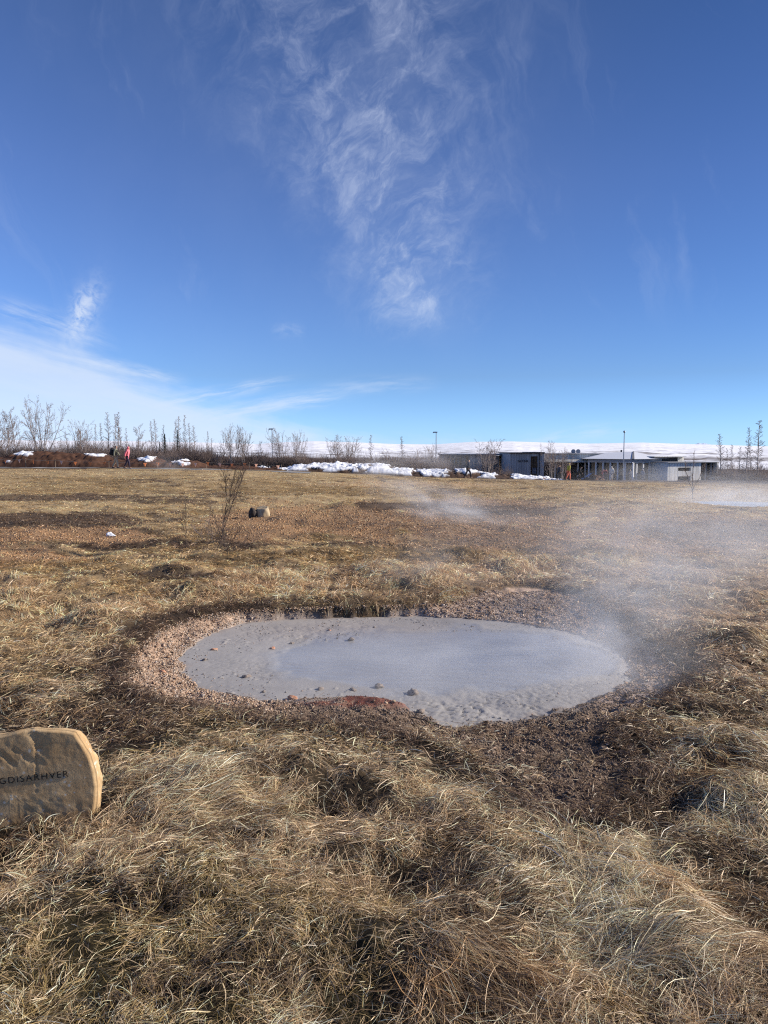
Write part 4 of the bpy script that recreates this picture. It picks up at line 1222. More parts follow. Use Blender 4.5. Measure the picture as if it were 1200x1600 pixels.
def build_scrub():
    """brown thicket that reads as one mass behind the mounds"""
    lines = []; r = random.Random(77)
    zones = [(-60, 330, 73.5, 84, 682, 704, 2000), (320, 480, 74, 80, 698, 714, 800), (440, 700, 74, 86, 704, 718, 1700), (690, 800, 76, 80, 722, 735, 160), (1120, 1290, 74, 90, 716, 738, 800), (440, 690, 95, 110, 714, 719, 900), (290, 450, 95, 110, 710, 716, 500)]
    for u0, u1, y0, y1, v0, v1, n in zones:
        for i in range(n):
            Y = r.uniform(y0, y1); u = r.uniform(u0, u1); t = vn(np.array([u / 14.0]), np.array([Y]), 7)[0]
            v = v0 + (v1 - v0) * t + r.uniform(0, 14); p = at(u, v, Y); g = hz(p[0], Y); h = max(.5, p[2] - g)
            for q in range(5):
                d = (r.gauss(0, .25), r.gauss(0, .25), 1)
                b = branch(r, (p[0] + r.gauss(0, .15), Y + r.gauss(0, .15), g - .05), d, h * r.uniform(.6, 1.2), .015, .03, 4, .12)
                lines.append(b)
                for k_ in range(2):
                    a = b[0][1 + k_]; lines.append(branch(r, a, side_dir(r, b[0][2 + k_] - a, .6), h * .45, .010, .05, 3, .12))
    V, Fq = tubes(lines, 3)
    c = np.array([.19, .145, .128]) * (.55 + .9 * vn(V[:, 0] / 1.5, V[:, 1] / 1.5, 5))[:, None]
    far = (V[:, 1] > 92)[:, None]; c = np.where(far, c * .62, c)
    tag(mk('scrub', V, Fq, attr_mat('scrub_twigs', .9, .1, .2, 3, 0), col=c), 'brown leafless thicket behind the mounds and beside the buildings', 'scrub', kind='stuff')


build_scrub()


# ------------------------------------------------------------------ saplings out in the meadow
def stems(name, polys, Yb, seed, label, cat, dens=1.0, r0=.0075, twig_mat=None, down=0.0):
    r = random.Random(seed); trunk, crown = [], []
    first = None
    base = at(polys[0][0][0], polys[0][0][1], Yb); gz = hz(base[0], Yb); off = np.array([base[0], Yb, gz])
    dz = gz - base[2]
    for k_, poly in enumerate(polys):
        P = np.array([at(u, v, Yb) for u, v in poly]); P[:, 1] += np.linspace(0, r.uniform(-.25, .25), len(P)) * (k_ > 0)
        P[:, 2] += dz * (1 - np.linspace(0, 1, len(P)))
        P = P - off; P[0, 2] -= .03 * (k_ == 0)
        t = np.linspace(0, len(P) - 1, 14); Q = np.stack([np.interp(t, range(len(P)), P[:, a]) for a in range(3)], 1)
        Q[1:-1] += np.array([[r.gauss(0, .010), r.gauss(0, .01), 0] for _ in range(12)])
        ra = np.linspace(r0 if k_ == 0 else r0 * .75, r0 * .25, 14); trunk.append((Q, ra))
        L = np.sum(np.linalg.norm(np.diff(Q, axis=0), axis=1))
        for i in range(int(22 * dens * L)):
            tt = r.uniform(.30, .99) * 13; a = min(int(tt), 12); p = Q[a] + (Q[a + 1] - Q[a]) * (tt - a)
            d = side_dir(r, Q[a + 1] - Q[a], r.uniform(.45, .95)); d[2] += .25
            l = r.uniform(.10, .34) * (1.2 - .6 * tt / 13)
            b = branch(r, p, d, l, .0026, .05, 5, .13); crown.append(b)
            for q in range(3):
                a2 = r.randint(1, 4); crown.append(branch(r, b[0][a2], side_dir(r, b[0][a2 + 1] - b[0][a2] if a2 < 5 else d, .6), l * r.uniform(.25, .5), .0019, .05, 4, .13))
    root = empty(name, off); tag(root, label, cat)
    mk('trunk', *tubes(trunk, 6), M_TWIG2, root); mk('crown', *tubes(crown, 3), twig_mat or M_TWIG2, root)
    return root


stems('birch_sapling', [[(338, 863), (345, 845), (352, 815), (358, 785), (364, 750), (370, 715), (376, 668)], [(346, 842), (356, 812), (366, 782), (376, 748), (386, 712), (393, 680)], [(352, 815), (353, 785), (352, 752), (350, 720), (348, 690)], [(362, 790), (372, 768), (380, 742), (388, 728), (396, 712)], [(346, 842), (338, 822), (330, 806), (324, 796)]], 12.0, 5, 'thin dark bare birch sapling standing in the meadow beyond the pool', 'sapling', 1.25)
stems('dead_shoot', [[(291, 856), (291, 838), (290, 818), (290, 800), (291, 784)], [(291, 838), (286, 822), (283, 808)]], 12.2, 9, 'short bare shoot standing left of the birch sapling', 'shoot', .8, .006)
stems('dwarf_shrub', [[(352, 862), (360, 850), (368, 838), (376, 828)], [(352, 862), (350, 848), (347, 836), (345, 826)], [(354, 862), (366, 856), (376, 850), (382, 846)], [(350, 862), (342, 850), (334, 840), (326, 834)]], 11.6, 12, 'low tangled dark shrub at the foot of the birch sapling', 'shrub', 1.0, .006)
stems('dwarf_shrub', [[(322, 850), (314, 838), (306, 826)], [(322, 850), (324, 836), (322, 822)], [(322, 850), (334, 840), (340, 830)]], 12.4, 15, 'greyish low shrub between the short shoot and the birch sapling', 'shrub', 1.2, .005, M_TWIG)
stems('birch_sapling', [[(1082, 773), (1083, 755), (1082, 738), (1084, 720), (1085, 704)], [(1082, 758), (1090, 745), (1096, 732), (1099, 722)], [(1082, 758), (1074, 744), (1069, 732), (1068, 720)]], 30.0, 21, 'bare sapling in front of the pale wooden building end', 'sapling', 1.0, .02, M_TWIG)


# ------------------------------------------------------------------ buildings
def planks(name, c, n_per_m, rough=.8, var=.18):
    m, nt, b = mat_new(name)
    sep = nt.nodes.new('ShaderNodeSeparateXYZ'); nt.links.new(objco(nt), sep.inputs[0])
    x = X(nt, sep.outputs[0]) * n_per_m
    cell = x.op('FLOOR'); fr = x.op('FRACT')
    rnd = nt.nodes.new('ShaderNodeTexWhiteNoise'); rnd.noise_dimensions = '1D'; nt.links.new(cell.s, rnd.inputs['W'])
    gap = fr.ss(.0, .10) * fr.ss(1.0, .90)
    n = noise(nt, vec(nt, x * .5, X(nt, sep.outputs[1]), X(nt, sep.outputs[2]) * .35), 3.0, 6, .65)
    f = (X(nt, rnd.outputs[0]) * var * 2 + (1 - var)) * (n * .5 + .75) * (gap * .55 + .45)
    nt.links.new(mixcol(nt, 1.0, c, vscale(nt, f), 'MULTIPLY'), b.inputs['Base Color'])
    b.inputs['Roughness'].default_value = rough; b.inputs['Specular IOR Level'].default_value = .25
    nt.links.new(bump(nt, gap, .7, .02), b.inputs['Normal'])
    return m


M_DARKWOOD = planks('dark_wood_cladding', (.25, .195, .165), 5)
M_GREYPANEL = planks('grey_panel', (.34, .33, .33), 1.2, .7, .08)
M_BLUEWOOD = planks('weathered_grey_boards', (.47, .42, .395), 3.6)
M_PALEWOOD = planks('pale_wood_boards', (.74, .70, .62), 3.2)
M_LIGHTWALL = planks('light_grey_boards', (.80, .78, .74), 3.0)
M_FASCIA = plain('grey_fascia', (.34, .34, .36), .7, .1, 1)
M_POST = plain('pale_post', (.66, .66, .67), .6, .1, 2)
M_DARK = plain('dark_trim', (.035, .035, .04), .6, .15, 2)
M_SIGN = plain('sign_lettering', (.03, .03, .045), .6, .1, 2)
M_ROOFSNOW = plain('roof_snow', (.62, .63, .67), .7, .05, .6)
M_ROOF = plain('grey_roof', (.16, .16, .17), .8, .15, 1)
M_STEEL = plain('galvanised_steel', (.34, .35, .37), .45, .12, 3, .6)


def glass_mat():
    m, nt, b = mat_new('dark_window_glass')
    n = noise(nt, objco(nt), .5, 4, .6)
    nt.links.new(mixcol(nt, n.ss(.45, .7), (.012, .014, .018), (.035, .035, .04)), b.inputs['Base Color'])
    b.inputs['Roughness'].default_value = .04; b.inputs['Specular IOR Level'].default_value = .35
    return m


M_GLASS = glass_mat()


def ux(u, Y): return (u - 600) / F * Y * (math.cos(PITCH) + 0.0) + (u - 600) / F * (0.10 * Y) * 0 if False else at(u, 700, Y)[0]


def vz(v, Y): return at(600, v, Y)[2]


def pbox(u0, u1, v0, v1, Y, dep, org, name, mat, parent, base=None):
    z0 = vz(v1, Y) if base is None else base
    b = MB().box(ux(u0, Y) - org[0], ux(u1, Y) - org[0], Y - org[1], Y + dep - org[1], z0 - org[2], vz(v0, Y) - org[2])
    return b.build(name, mat, parent)


def building_left():
    Y = 92; g = hz(ux(740, Y), Y) - .1; org = (ux(744, Y), Y, g); r = empty('building', org)
    tag(r, 'long dark wooden building with a flat roof behind the snow bank', 'building')
    w = pbox(695, 734, 711.5, 760, Y, 9, org, 'wall', M_DARKWOOD, r, g)
    pbox(734, 753, 712, 760, Y - .15, 9, org, 'wall', M_GREYPANEL, r, g)['label'] = 'plain grey wall panel'
    pbox(753, 780, 712, 760, Y, 9, org, 'wall', M_DARKWOOD, r, g)
    pbox(780, 797, 713, 760, Y + 2.5, 6, org, 'porch', M_DARK, r, g)
    for u in (785.5, 791.5): pbox(u, u + 1.5, 712, 760, Y + .2, .2, org, 'post', M_FASCIA, r, g)
    pbox(693.5, 797, 709.6, 711.5, Y - .5, 10.4, org, 'roof', M_ROOF, r)
    pbox(700, 796, 708.8, 709.6, Y + 1, 7, org, 'roof_snow', M_ROOFSNOW, r)
    for u in (698, 704.5, 711, 717.5, 727):
        f = pbox(u, u + 4.6, 714.5, 726, Y - .06, .05, org, 'window', M_GLASS, r)
        pbox(u - .5, u, 713.9, 726.6, Y - .12, .1, org, 'frame', M_FASCIA, f)


def building_sign():
    Y = 86; u0, u1 = 797, 850.5; g = hz(ux(820, Y), Y) - .1; org = (ux(823, Y), Y, g); r = empty('building', org)
    tag(r, 'grey board clad building with dark lettering and a tall glass door', 'building')
    pbox(u0, 829.5, 708.5, 760, Y, 8, org, 'wall', M_BLUEWOOD, r, g)
    pbox(840.5, u1, 708.5, 760, Y, 8, org, 'wall', M_BLUEWOOD, r, g)
    pbox(829.5, 840.5, 708.5, 713, Y, 8, org, 'wall', M_BLUEWOOD, r)
    pbox(843.3, 844.2, 709, 752, Y - .12, .1, org, 'downpipe', M_DARK, r)
    pbox(796.4, 851.2, 707.2, 708.5, Y - .25, 8.5, org, 'roof', M_DARK, r)
    pbox(831, 852, 706.4, 707.2, Y + .3, 6, org, 'roof_membrane', M_DARK, r)
    d = pbox(829.5, 840.5, 713, 760, Y + .25, .1, org, 'door', M_GLASS, r, g)
    pbox(834.6, 835.4, 713, 746, Y + .15, .08, org, 'frame', M_DARK, d)
    pbox(832.5, 838.5, 731, 740, Y + .18, .06, org, 'notice', plain('faded_notice', (.16, .16, .19), .7, .3, 6), d)
    def word(t, u, v, hpx, mat):
        cu = bpy.data.curves.new('t', 'FONT'); cu.body = t; cu.size = hpx / F * Y / .72; cu.extrude = .02; cu.align_x = 'CENTER'; cu.space_character = 1.1
        f = bpy.data.objects.new('t', cu); COL.objects.link(f); bpy.context.view_layer.update()
        me = bpy.data.meshes.new_from_object(f.evaluated_get(bpy.context.evaluated_depsgraph_get())); bpy.data.objects.remove(f); me.materials.clear(); me.materials.append(mat)
        o = bpy.data.objects.new('lettering', me); COL.objects.link(o); o.parent = r; o.rotation_euler = (R(90), 0, 0)
        o.location = (ux(u, Y) - org[0], -.03, vz(v, Y) - org[2])
    word('GEYSIR', 817.5, 722.2, 3.6, M_SIGN)


def building_pavilion():
    Y = 92; g = hz(ux(940, Y), Y) - .1; org = (ux(945, Y), Y, g); r = empty('building', org)
    tag(r, 'low glazed visitor building with a shallow snow covered roof', 'building')
    # tall wooden box at the left
    pbox(855, 953, 709.2, 721, Y + 1.6, 9, org, 'fascia_wall', M_PALEWOOD, r).rotation_euler.z = R(15)
    pbox(854.5, 953, 708.4, 709.2, Y + 1.4, 9.4, org, 'roof_edge', M_FASCIA, r).rotation_euler.z = R(15)
    pbox(850, 920, 721, 722.4, Y + .6, 9, org, 'lintel', M_POST, r)
    pbox(846, 920, 722.4, 765, Y + 1.6, .1, org, 'window', M_GLASS, r, g)
    for u in (867, 879, 890.5, 903, 914.5): pbox(u, u + 1.8, 722.4, 765, Y + 1.2, .3, org, 'post', M_POST, r, g)
    for u in (896, 903.5):
        a = MB(); n = 14; x, z, rr_ = ux(u, Y + 4) - org[0], vz(705.2, Y + 4) - org[2], .26
        a.cyl(x, 4, z - .5, z - .2, .06)
        b = len(a.v)
        for yy in (3.9, 4.1): a.v += [(x + rr_ * math.cos(6.283 * i / n), yy, z + rr_ * math.sin(6.283 * i / n)) for i in range(n)]
        a.f += [(b + i, b + (i + 1) % n, b + n + (i + 1) % n, b + n + i) for i in range(n)] + [tuple(b + i for i in range(n)), tuple(b + n + n - 1 - i for i in range(n))]
        a.build('roof_fan', M_FASCIA, r)
    pbox(890, 900, 707.6, 708.6, Y + 3, 2, org, 'roof_hatch', M_DARK, r)
    # glazed pavilion whose front bends at its middle
    A = (ux(919, 91), 91.0); B = (ux(988, 87), 87.0); Cc = (ux(1039, 90.5), 90.5)
    ev0, ev1 = vz(717.3, 89), vz(721.3, 89)
    def run(P, Q, zlo, zhi, name, mat, inset=0.0, th=.15):
        p, q = np.array(P), np.array(Q); d = (q - p) / np.linalg.norm(q - p); nrm = np.array([-d[1], d[0]])
        if nrm[1] < 0: nrm = -nrm
        p2, q2 = p + nrm * inset, q + nrm * inset; p3, q3 = p2 + nrm * th, q2 + nrm * th
        pts = [(a[0] - org[0], a[1] - org[1], z - org[2]) for z in (zlo, zhi) for a in (p2, q2, q3, p3)]
        return MB().poly(pts, [(0, 1, 5, 4), (1, 2, 6, 5), (2, 3, 7, 6), (3, 0, 4, 7), (4, 5, 6, 7), (3, 2, 1, 0)]).build(name, mat, r)
    for P, Q, n_ in ((A, B, 6), (B, Cc, 5)):
        run(P, Q, ev1, ev0, 'fascia', M_FASCIA, 0, .3)
        run(P, Q, vz(722.6, 89), ev1 - .004, 'lintel', M_POST, .12, .2)
        run(P, Q, g, vz(722.6, 89), 'window', M_GLASS, .45, .06)
        for i in range(n_ + 1):
            t0 = i / n_; p = np.array(P) * (1 - t0) + np.array(Q) * t0; d = (np.array(Q) - np.array(P)); d = d / np.linalg.norm(d) * .085
            if P is B and i == 0: continue
            run(p - d, p + d, g, vz(722.6, 89), 'post', M_POST, .2, .2)
    ov = .0
    R1 = (ux(948, 94), 94.0, vz(707.2, 94)); R2 = (ux(990, 93), 93.0, vz(705.6, 93)); back1 = (A[0], 98.0); back2 = (Cc[0], 98.0)
    zE = ev0 + .02
    L = lambda P, z: (P[0] - org[0], P[1] - org[1], z - org[2])
    def hip(pts, faces, mat): MB().poly(pts, faces).build('roof', mat, r)
    A2, B2, C2 = (A[0] - .4, A[1] - .3), (B[0], B[1] - .35), (Cc[0] + .4, Cc[1] - .3)
    pts = [L(A2, zE), L(B2, zE), L(C2, zE), L(back2, zE), L(back1, zE), L(R1, R1[2]), L(R2, R2[2])]
    hip(pts, [(0, 1, 6, 5), (1, 2, 6), (2, 3, 6), (3, 4, 5, 6), (4, 0, 5), (4, 3, 2, 1, 0)], M_ROOFSNOW)
    MB().cyl(ux(971, 94) - org[0], 2.0, R1[2] - org[2] - .3, R1[2] - org[2] + .32, .11).build('chimney', M_DARK, r)
    # bare ridge where snow slid off
    a, b_ = Vector(pts[1]), Vector(pts[6]); d = (b_ - a); up = Vector((0, 0, .05)); s_ = Vector((.16, 0, 0))
    MB().poly([a - s_ + up, a + s_ + up, b_ + s_ * .5 + up, b_ - s_ * .5 + up, a - s_ - up, a + s_ - up, b_ + s_ * .5 - up, b_ - s_ * .5 - up], [(0, 1, 2, 3), (4, 7, 6, 5), (0, 4, 5, 1), (1, 5, 6, 2), (2, 6, 7, 3), (3, 7, 4, 0)]).build('roof_ridge', M_ROOF, r)


def building_end():
    Y = 88; g = hz(ux(1080, Y), Y) - .1; org = (ux(1080, Y), Y, g); r = empty('building', org)
    tag(r, 'pale board clad building end with a glazed corner at the right', 'building')
    pbox(1036, 1054, 722.8, 765, Y, 9, org, 'wall', M_LIGHTWALL, r, g); pbox(1076, 1094, 722.8, 765, Y, 9, org, 'wall', M_LIGHTWALL, r, g)
    pbox(1054, 1076, 722.8, 730.5, Y, 9, org, 'wall', M_LIGHTWALL, r); pbox(1054, 1076, 736, 744, Y, 9, org, 'wall', M_LIGHTWALL, r)
    pbox(1054, 1076, 730.5, 736, Y + .3, .2, org, 'window', M_GLASS, r); pbox(1054, 1076, 744, 765, Y + .3, .2, org, 'window', M_GLASS, r, g)
    pbox(1035, 1124, 721.8, 722.8, Y - .2, 9.5, org, 'roof', M_FASCIA, r)
    pbox(1037, 1068, 714.6, 721.8, Y + 3, 5, org, 'clerestory', M_DARK, r); pbox(1068, 1078, 714.2, 721.8, Y + 2.8, 5, org, 'clerestory_wall', M_PALEWOOD, r)
    pbox(1024, 1080, 712.8, 714.2, Y + 2.2, 6.5, org, 'clerestory_roof', M_LIGHTWALL, r)
    pbox(1094, 1124, 722.8, 765, Y + .6, .1, org, 'window', M_GLASS, r, g)
    for u in (1094.2, 1104, 1113): pbox(u, u + 1.2, 722.8, 765, Y + .3, .2, org, 'post', M_FASCIA, r, g)
    pbox(1122, 1125, 722.8, 765, Y, 8, org, 'post', M_LIGHTWALL, r, g)


building_left(); building_sign(); building_pavilion(); building_end()
for _o in COL.objects:
    if _o.get('label', '').startswith('pale board clad building end'): _o.rotation_euler.z = R(19); _o.scale.x = 1.10; _o.location.x += .3


# ------------------------------------------------------------------ poles
def lamp(u, v0, Y, label, head=True, rad=.06):
    p = at(u, v0, Y); g = hz(p[0], Y); r = empty('lamp_post' if head else 'flagpole', (p[0], Y, g)); h = p[2] - g
    tag(r, label, 'lamp post' if head else 'flagpole')
    MB().cyl(0, 0, -.1, h, rad, rad * .6, 8).build('pole', M_STEEL, r)
    if head:
        MB().box(-.30, .12, -.1, .1, h - .02, h + .10).box(-.34, -.26, -.08, .08, h - .05, h + .06).build('lamp_head', M_STEEL, r)
        MB().cyl(0, 0, -.05, .25, rad * 1.7, rad * 1.7, 8).build('base', M_STEEL, r)
    else:
        V, Fq = ico(2); mk('finial', V * .13 + np.array([0, 0, h + .1]), Fq, M_STEEL, r, smooth=True)


lamp(681.5, 676, 80, 'tall grey lamp post left of the dark wooden building')
lamp(425, 671, 80, 'slim grey lamp post beside the wide birch at the snow bank')
lamp(975.5, 676, 84, 'tall slim white flagpole in front of the glazed pavilion', False, .07)

# ------------------------------------------------------------------ rope fences with pennants
M_ORANGE = plain('orange_pennant', (.95, .30, .10), .6, .12, 4); M_PINKISH = plain('pale_orange_pennant', (.95, .55, .40), .6, .12, 4)
M_STAKE = plain('wooden_stake', (.30, .23, .16), .9, .2, 6); M_ROPE = plain('grey_cord', (.30, .27, .23), .9, .1, 9)


def fence(label, Y, flags, posts, mat2):
    X0 = ux(posts[0][0], Y); g0 = hz(X0, Y); r = empty('pennant_fence', (X0, Y, g0)); tag(r, label, 'fence', 'pennant fences along the meadow edge')
    tops = []
    for u, v in posts:
        p = at(u, v, Y); g = hz(p[0], Y); tops.append(p)
        MB().cyl(p[0] - X0, 0, g - g0 - .1, p[2] - g0 + .05, .025, .02, 6).build('stake', M_STAKE, r)
    us = [u for u, v in posts]; zs = [p[2] for p in tops]
    line = []
    for u in np.linspace(us[0], us[-1], 160):
        k_ = np.searchsorted(us, u, 'right') - 1; k_ = min(max(k_, 0), len(us) - 2); t = (u - us[k_]) / (us[k_ + 1] - us[k_])
        line.append((ux(u, Y) - X0, 0, zs[k_] * (1 - t) + zs[k_ + 1] * t - .10 * 4 * t * (1 - t) - g0))
    line = np.array(line)
    mk('cord', *tubes([(line, np.full(160, .008))], 5), M_ROPE, r)
    rr_ = random.Random(3); proto = {}
    for i, u in enumerate(flags):
        x = ux(u, Y) - X0; z = np.interp(x, line[:, 0], line[:, 2]); m = M_ORANGE if rr_.random() < .6 else mat2
        if m.name not in proto:
            a = [(-.14, -.006, 0), (.14, -.006, 0), (.005, .03, -.32), (-.14, .006, 0), (.14, .006, 0), (.005, .042, -.32)]
            proto[m.name] = MB().poly(a, [(0, 2, 1), (3, 4, 5), (0, 1, 4, 3), (1, 2, 5, 4), (2, 0, 3, 5)]).build('pennant', m, r)
            o = proto[m.name]
        else:
            o = proto[m.name].copy(); COL.objects.link(o)
        o.location = (x, 0, z); o.rotation_euler = (rr_.uniform(-.2, .2), 0, rr_.uniform(-.5, .5))


fence('low stake and cord fence hung with orange pennants in front of the dirt mound', 65.5, [7, 29, 50, 73, 95, 117, 140, 162, 226, 246, 265, 285, 305, 324, 343, 362, 382, 400, 434], [(-20, 716), (40, 717), (86, 719), (170, 721), (246, 722.5), (322, 722), (390, 723), (440, 727)], M_PINKISH)
fence('low cord fence with pale pennants in front of the visitor buildings', 67.5, [832, 842, 851, 861, 877, 895, 915, 923, 932, 962, 979, 1004, 1020], [(815, 746), (850, 746.5), (880, 749), (910, 750.5), (945, 751), (985, 752), (1030, 752)], plain('white_pennant', (.82, .74, .68), .6, .1, 4))


# ------------------------------------------------------------------ people
def skin_mesh(name, verts, edges, radii, mat, parent=None, sub=1):
    me = bpy.data.meshes.new(name); me.from_pydata(verts, edges, []); o = bpy.data.objects.new(name, me); COL.objects.link(o)
    o.modifiers.new('skin', 'SKIN'); sv = me.skin_vertices[0].data
    for i, r_ in enumerate(radii):
        sv[i].radius = (r_, r_) if not isinstance(r_, tuple) else r_; sv[i].use_root = (i == 0)
    m = o.modifiers.new('sub', 'SUBSURF'); m.levels = sub; m.render_levels = sub
    bpy.context.view_layer.update()
    nm = bpy.data.meshes.new_from_object(o.evaluated_get(bpy.context.evaluated_depsgraph_get())); nm.name = name
    bpy.data.objects.remove(o)
    for p_ in nm.polygons: p_.use_smooth = True
    nm.materials.clear(); nm.materials.append(mat)
    q = bpy.data.objects.new(name, nm); COL.objects.link(q)
    if parent is not None: q.parent = parent
    return q


M_SKIN = plain('skin', (.46, .28, .20), .6, .08, 20); M_HAIR = plain('brown_hair', (.06, .04, .03), .8, .2, 30); M_SHOE = plain('dark_boots', (.03, .028, .03), .7, .2, 12)


def cloth(name, c): return plain(name, c, .85, .16, 9)


def person(u, vfoot, vtop, Y, face, label, jacket, trousers, hat=None, lean=0.0, stride=.28, armsw=(.25, -.25), long_coat=False, hood=False, crouch=0.0, arm_up=None, group='people on the far path'):
    """face: heading in degrees, 0 = away from the camera, 90 = to the right"""
    foot = at(u, vfoot, Y); g = hz(foot[0], Y); H_ = (at(u, vtop, Y)[2] - foot[2]) / 1.76 / (1 - .28 * crouch)
    # joints in a frame: x right of the body, y ahead, z up, for a 1.76 m figure
    c = crouch; hipz = .92 - .35 * c; ln = lean + .9 * c
    def fwd(z): return (z - hipz) * math.sin(ln)
    def upz(z): return hipz + (z - .92) * math.cos(ln)
    J = {}
    J['pelvis'] = (0, -.10 * c, hipz)
    def T(x, y, z): return (x, y - .10 * c + (z - .92) * math.sin(ln), hipz + (z - .92) * math.cos(ln))
    J['waist'] = T(0, 0, 1.08); J['chest'] = T(0, 0, 1.30); J['neck'] = T(0, .01, 1.48); J['skull'] = T(0, .03, 1.60); J['crown'] = T(0, .02, 1.70); J['nose'] = T(0, .125, 1.60)
    for s, n in ((-1, 'l'), (1, 'r')):
        J['sh' + n] = T(.19 * s, 0, 1.42)
        sw = armsw[0 if s < 0 else 1]
        if arm_up and n in arm_up: sw = arm_up[n]
        e = Vector(T(.24 * s, 0, 1.42)); d = Vector((0.04 * s, math.sin(sw), -math.cos(sw))); J['el' + n] = tuple(e + d * .29)
        d2_ = Vector((0, math.sin(sw + .35), -math.cos(sw + .35))); J['wr' + n] = tuple(Vector(J['el' + n]) + d2_ * .25); J['pa' + n] = tuple(Vector(J['wr' + n]) + d2_ * .06)
        for k_ in range(4): J['f%d' % k_ + n] = tuple(Vector(J['pa' + n]) + Vector(((k_ - 1.5) * .014, 0, 0)) + (d2_ + Vector((0, .25, 0))).normalized() * (.075 - .008 * abs(k_ - 1.3)))
        J['th' + n] = tuple(Vector(J['wr' + n]) + Vector((-.035 * s, .03, 0)) + d2_ * .055)
        st = stride * s; J['hi' + n] = (.09 * s, -.10 * c, hipz - .05)
        J['kn' + n] = (.10 * s, st * .55 + .06 + .28 * c, .50 - .06 * c); J['an' + n] = (.10 * s, st + (0 if st > 0 else -.06), .09 + (0 if st > 0 else .03)); J['to' + n] = (.11 * s, st + .15, .035)
    names = list(J); idx = {n: i for i, n in enumerate(names)}
    E_ = [('pelvis', 'waist'), ('waist', 'chest'), ('chest', 'neck'), ('neck', 'skull'), ('skull', 'crown'), ('skull', 'nose')]
    for n in 'lr':
        E_ += [('chest', 'sh' + n), ('sh' + n, 'el' + n), ('el' + n, 'wr' + n), ('wr' + n, 'pa' + n), ('wr' + n, 'th' + n), ('pelvis', 'hi' + n), ('hi' + n, 'kn' + n), ('kn' + n, 'an' + n), ('an' + n, 'to' + n)] + [('pa' + n, 'f%d' % k_ + n) for k_ in range(4)]
    RAD = dict(pelvis=.12, waist=.11, chest=.14, neck=.055, skull=.095, crown=.07, nose=.018)
    for n in 'lr': RAD.update({'sh' + n: .06, 'el' + n: .042, 'wr' + n: .03, 'pa' + n: .032, 'th' + n: .011, 'hi' + n: .09, 'kn' + n: .06, 'an' + n: .042, 'to' + n: .035, **{'f%d' % k_ + n: .0085 for k_ in range(4)}})
    order = ['pelvis'] + [n for n in names if n != 'pelvis']; idx = {n: i for i, n in enumerate(order)}
    b = skin_mesh('person', [J[n] for n in order], [(idx[a], idx[d]) for a, d in E_], [RAD[n] for n in order], M_SKIN)
    b.location = (foot[0], Y, g); b.rotation_euler = (0, 0, -R(face)); b.scale = (H_,) * 3
    tag(b, label, 'person', group)
    def sub(name, ns, es, rad, mat):
        ii = {n: i for i, n in enumerate(ns)}
        return skin_mesh(name, [J[n] for n in ns], [(ii[a], ii[d]) for a, d in es], rad, mat, b)
    ns = ['waist', 'pelvis', 'chest', 'neck', 'shl', 'ell', 'wrl', 'shr', 'elr', 'wrr']
    es = [('pelvis', 'waist'), ('waist', 'chest'), ('chest', 'neck'), ('chest', 'shl'), ('shl', 'ell'), ('ell', 'wrl'), ('chest', 'shr'), ('shr', 'elr'), ('elr', 'wrr')]
    rd = [.155, .165, .185, .08, .085, .072, .055, .085, .072, .055]
    if long_coat:
        J['hem'] = (0, -.03, .62); ns.append('hem'); es.append(('pelvis', 'hem')); rd.append(.20)
    sub('jacket', ns, es, rd, jacket)
    ns = ['pelvis', 'hil', 'knl', 'anl', 'hir', 'knr', 'anr']; es = [('pelvis', 'hil'), ('hil', 'knl'), ('knl', 'anl'), ('pelvis', 'hir'), ('hir', 'knr'), ('knr', 'anr')]
    sub('trousers', ns, es, [.145, .115, .085, .06, .115, .085, .06], trousers)
    for n in 'lr':
        J['he' + n] = (J['an' + n][0], J['an' + n][1] - .05, .04)
        sub('boot', ['an' + n, 'he' + n, 'to' + n], [('an' + n, 'he' + n), ('he' + n, 'to' + n)], [.055, .05, .045], M_SHOE)
    J['hb'] = T(0, -.035, 1.62); J['ht'] = T(0, .0, 1.715)
    if hood:
        J['nb'] = T(0, -.05, 1.50); sub('hood', ['nb', 'hb', 'ht'], [('nb', 'hb'), ('hb', 'ht')], [.10, .128, .09], jacket)
    elif hat is not None: sub('hat', ['hb', 'ht'], [('hb', 'ht')], [.115, .10], hat)
    else: sub('hair', ['hb', 'ht'], [('hb', 'ht')], [.115, .092], M_HAIR)
    return b


a = person(181, 734.5, 698, 63, 88, 'person in an olive jacket, beige trousers and dark cap walking along the far path', cloth('olive_jacket', (.155, .155, .12)), cloth('beige_trousers', (.48, .38, .26)), cloth('dark_cap', (.07, .07, .055)), .06, .20)
bp = empty('backpack', (a.location.x, a.location.y, a.location.z), a.rotation_euler.z); bp.scale = a.scale
tag(bp, 'black backpack on the back of the walker in the olive jacket', 'backpack')
V, Fq = ico(3); V = np.sign(V) * np.abs(V) ** .75
mk('pack', V * np.array([.19, .13, .29]) + np.array([0, -.24, 1.24]), Fq, cloth('black_nylon', (.018, .018, .022)), bp, smooth=True)
mk('pocket', V * np.array([.14, .06, .13]) + np.array([0, -.37, 1.12]), Fq, cloth('black_pocket', (.025, .025, .03)), bp, smooth=True)
for s in (-1, 1):
    ang = np.linspace(0, math.pi, 10); pts = np.stack([np.full(10, .12 * s), -.12 + .30 * np.sin(ang), 1.42 - .36 * ang / math.pi + .05 * np.sin(ang)], 1); mk('strap', *tubes([(pts, np.full(10, .025))], 6), cloth('strap_webbing', (.02, .02, .02)), bp)
person(199, 735.5, 700, 63, 92, 'person in a long pink hooded coat and dark trousers leaning forward on the far path', cloth('pink_coat', (.80, .20, .24)), cloth('dark_trousers', (.04, .03, .05)), None, .20, .22, (-.95, -.5), True, True)
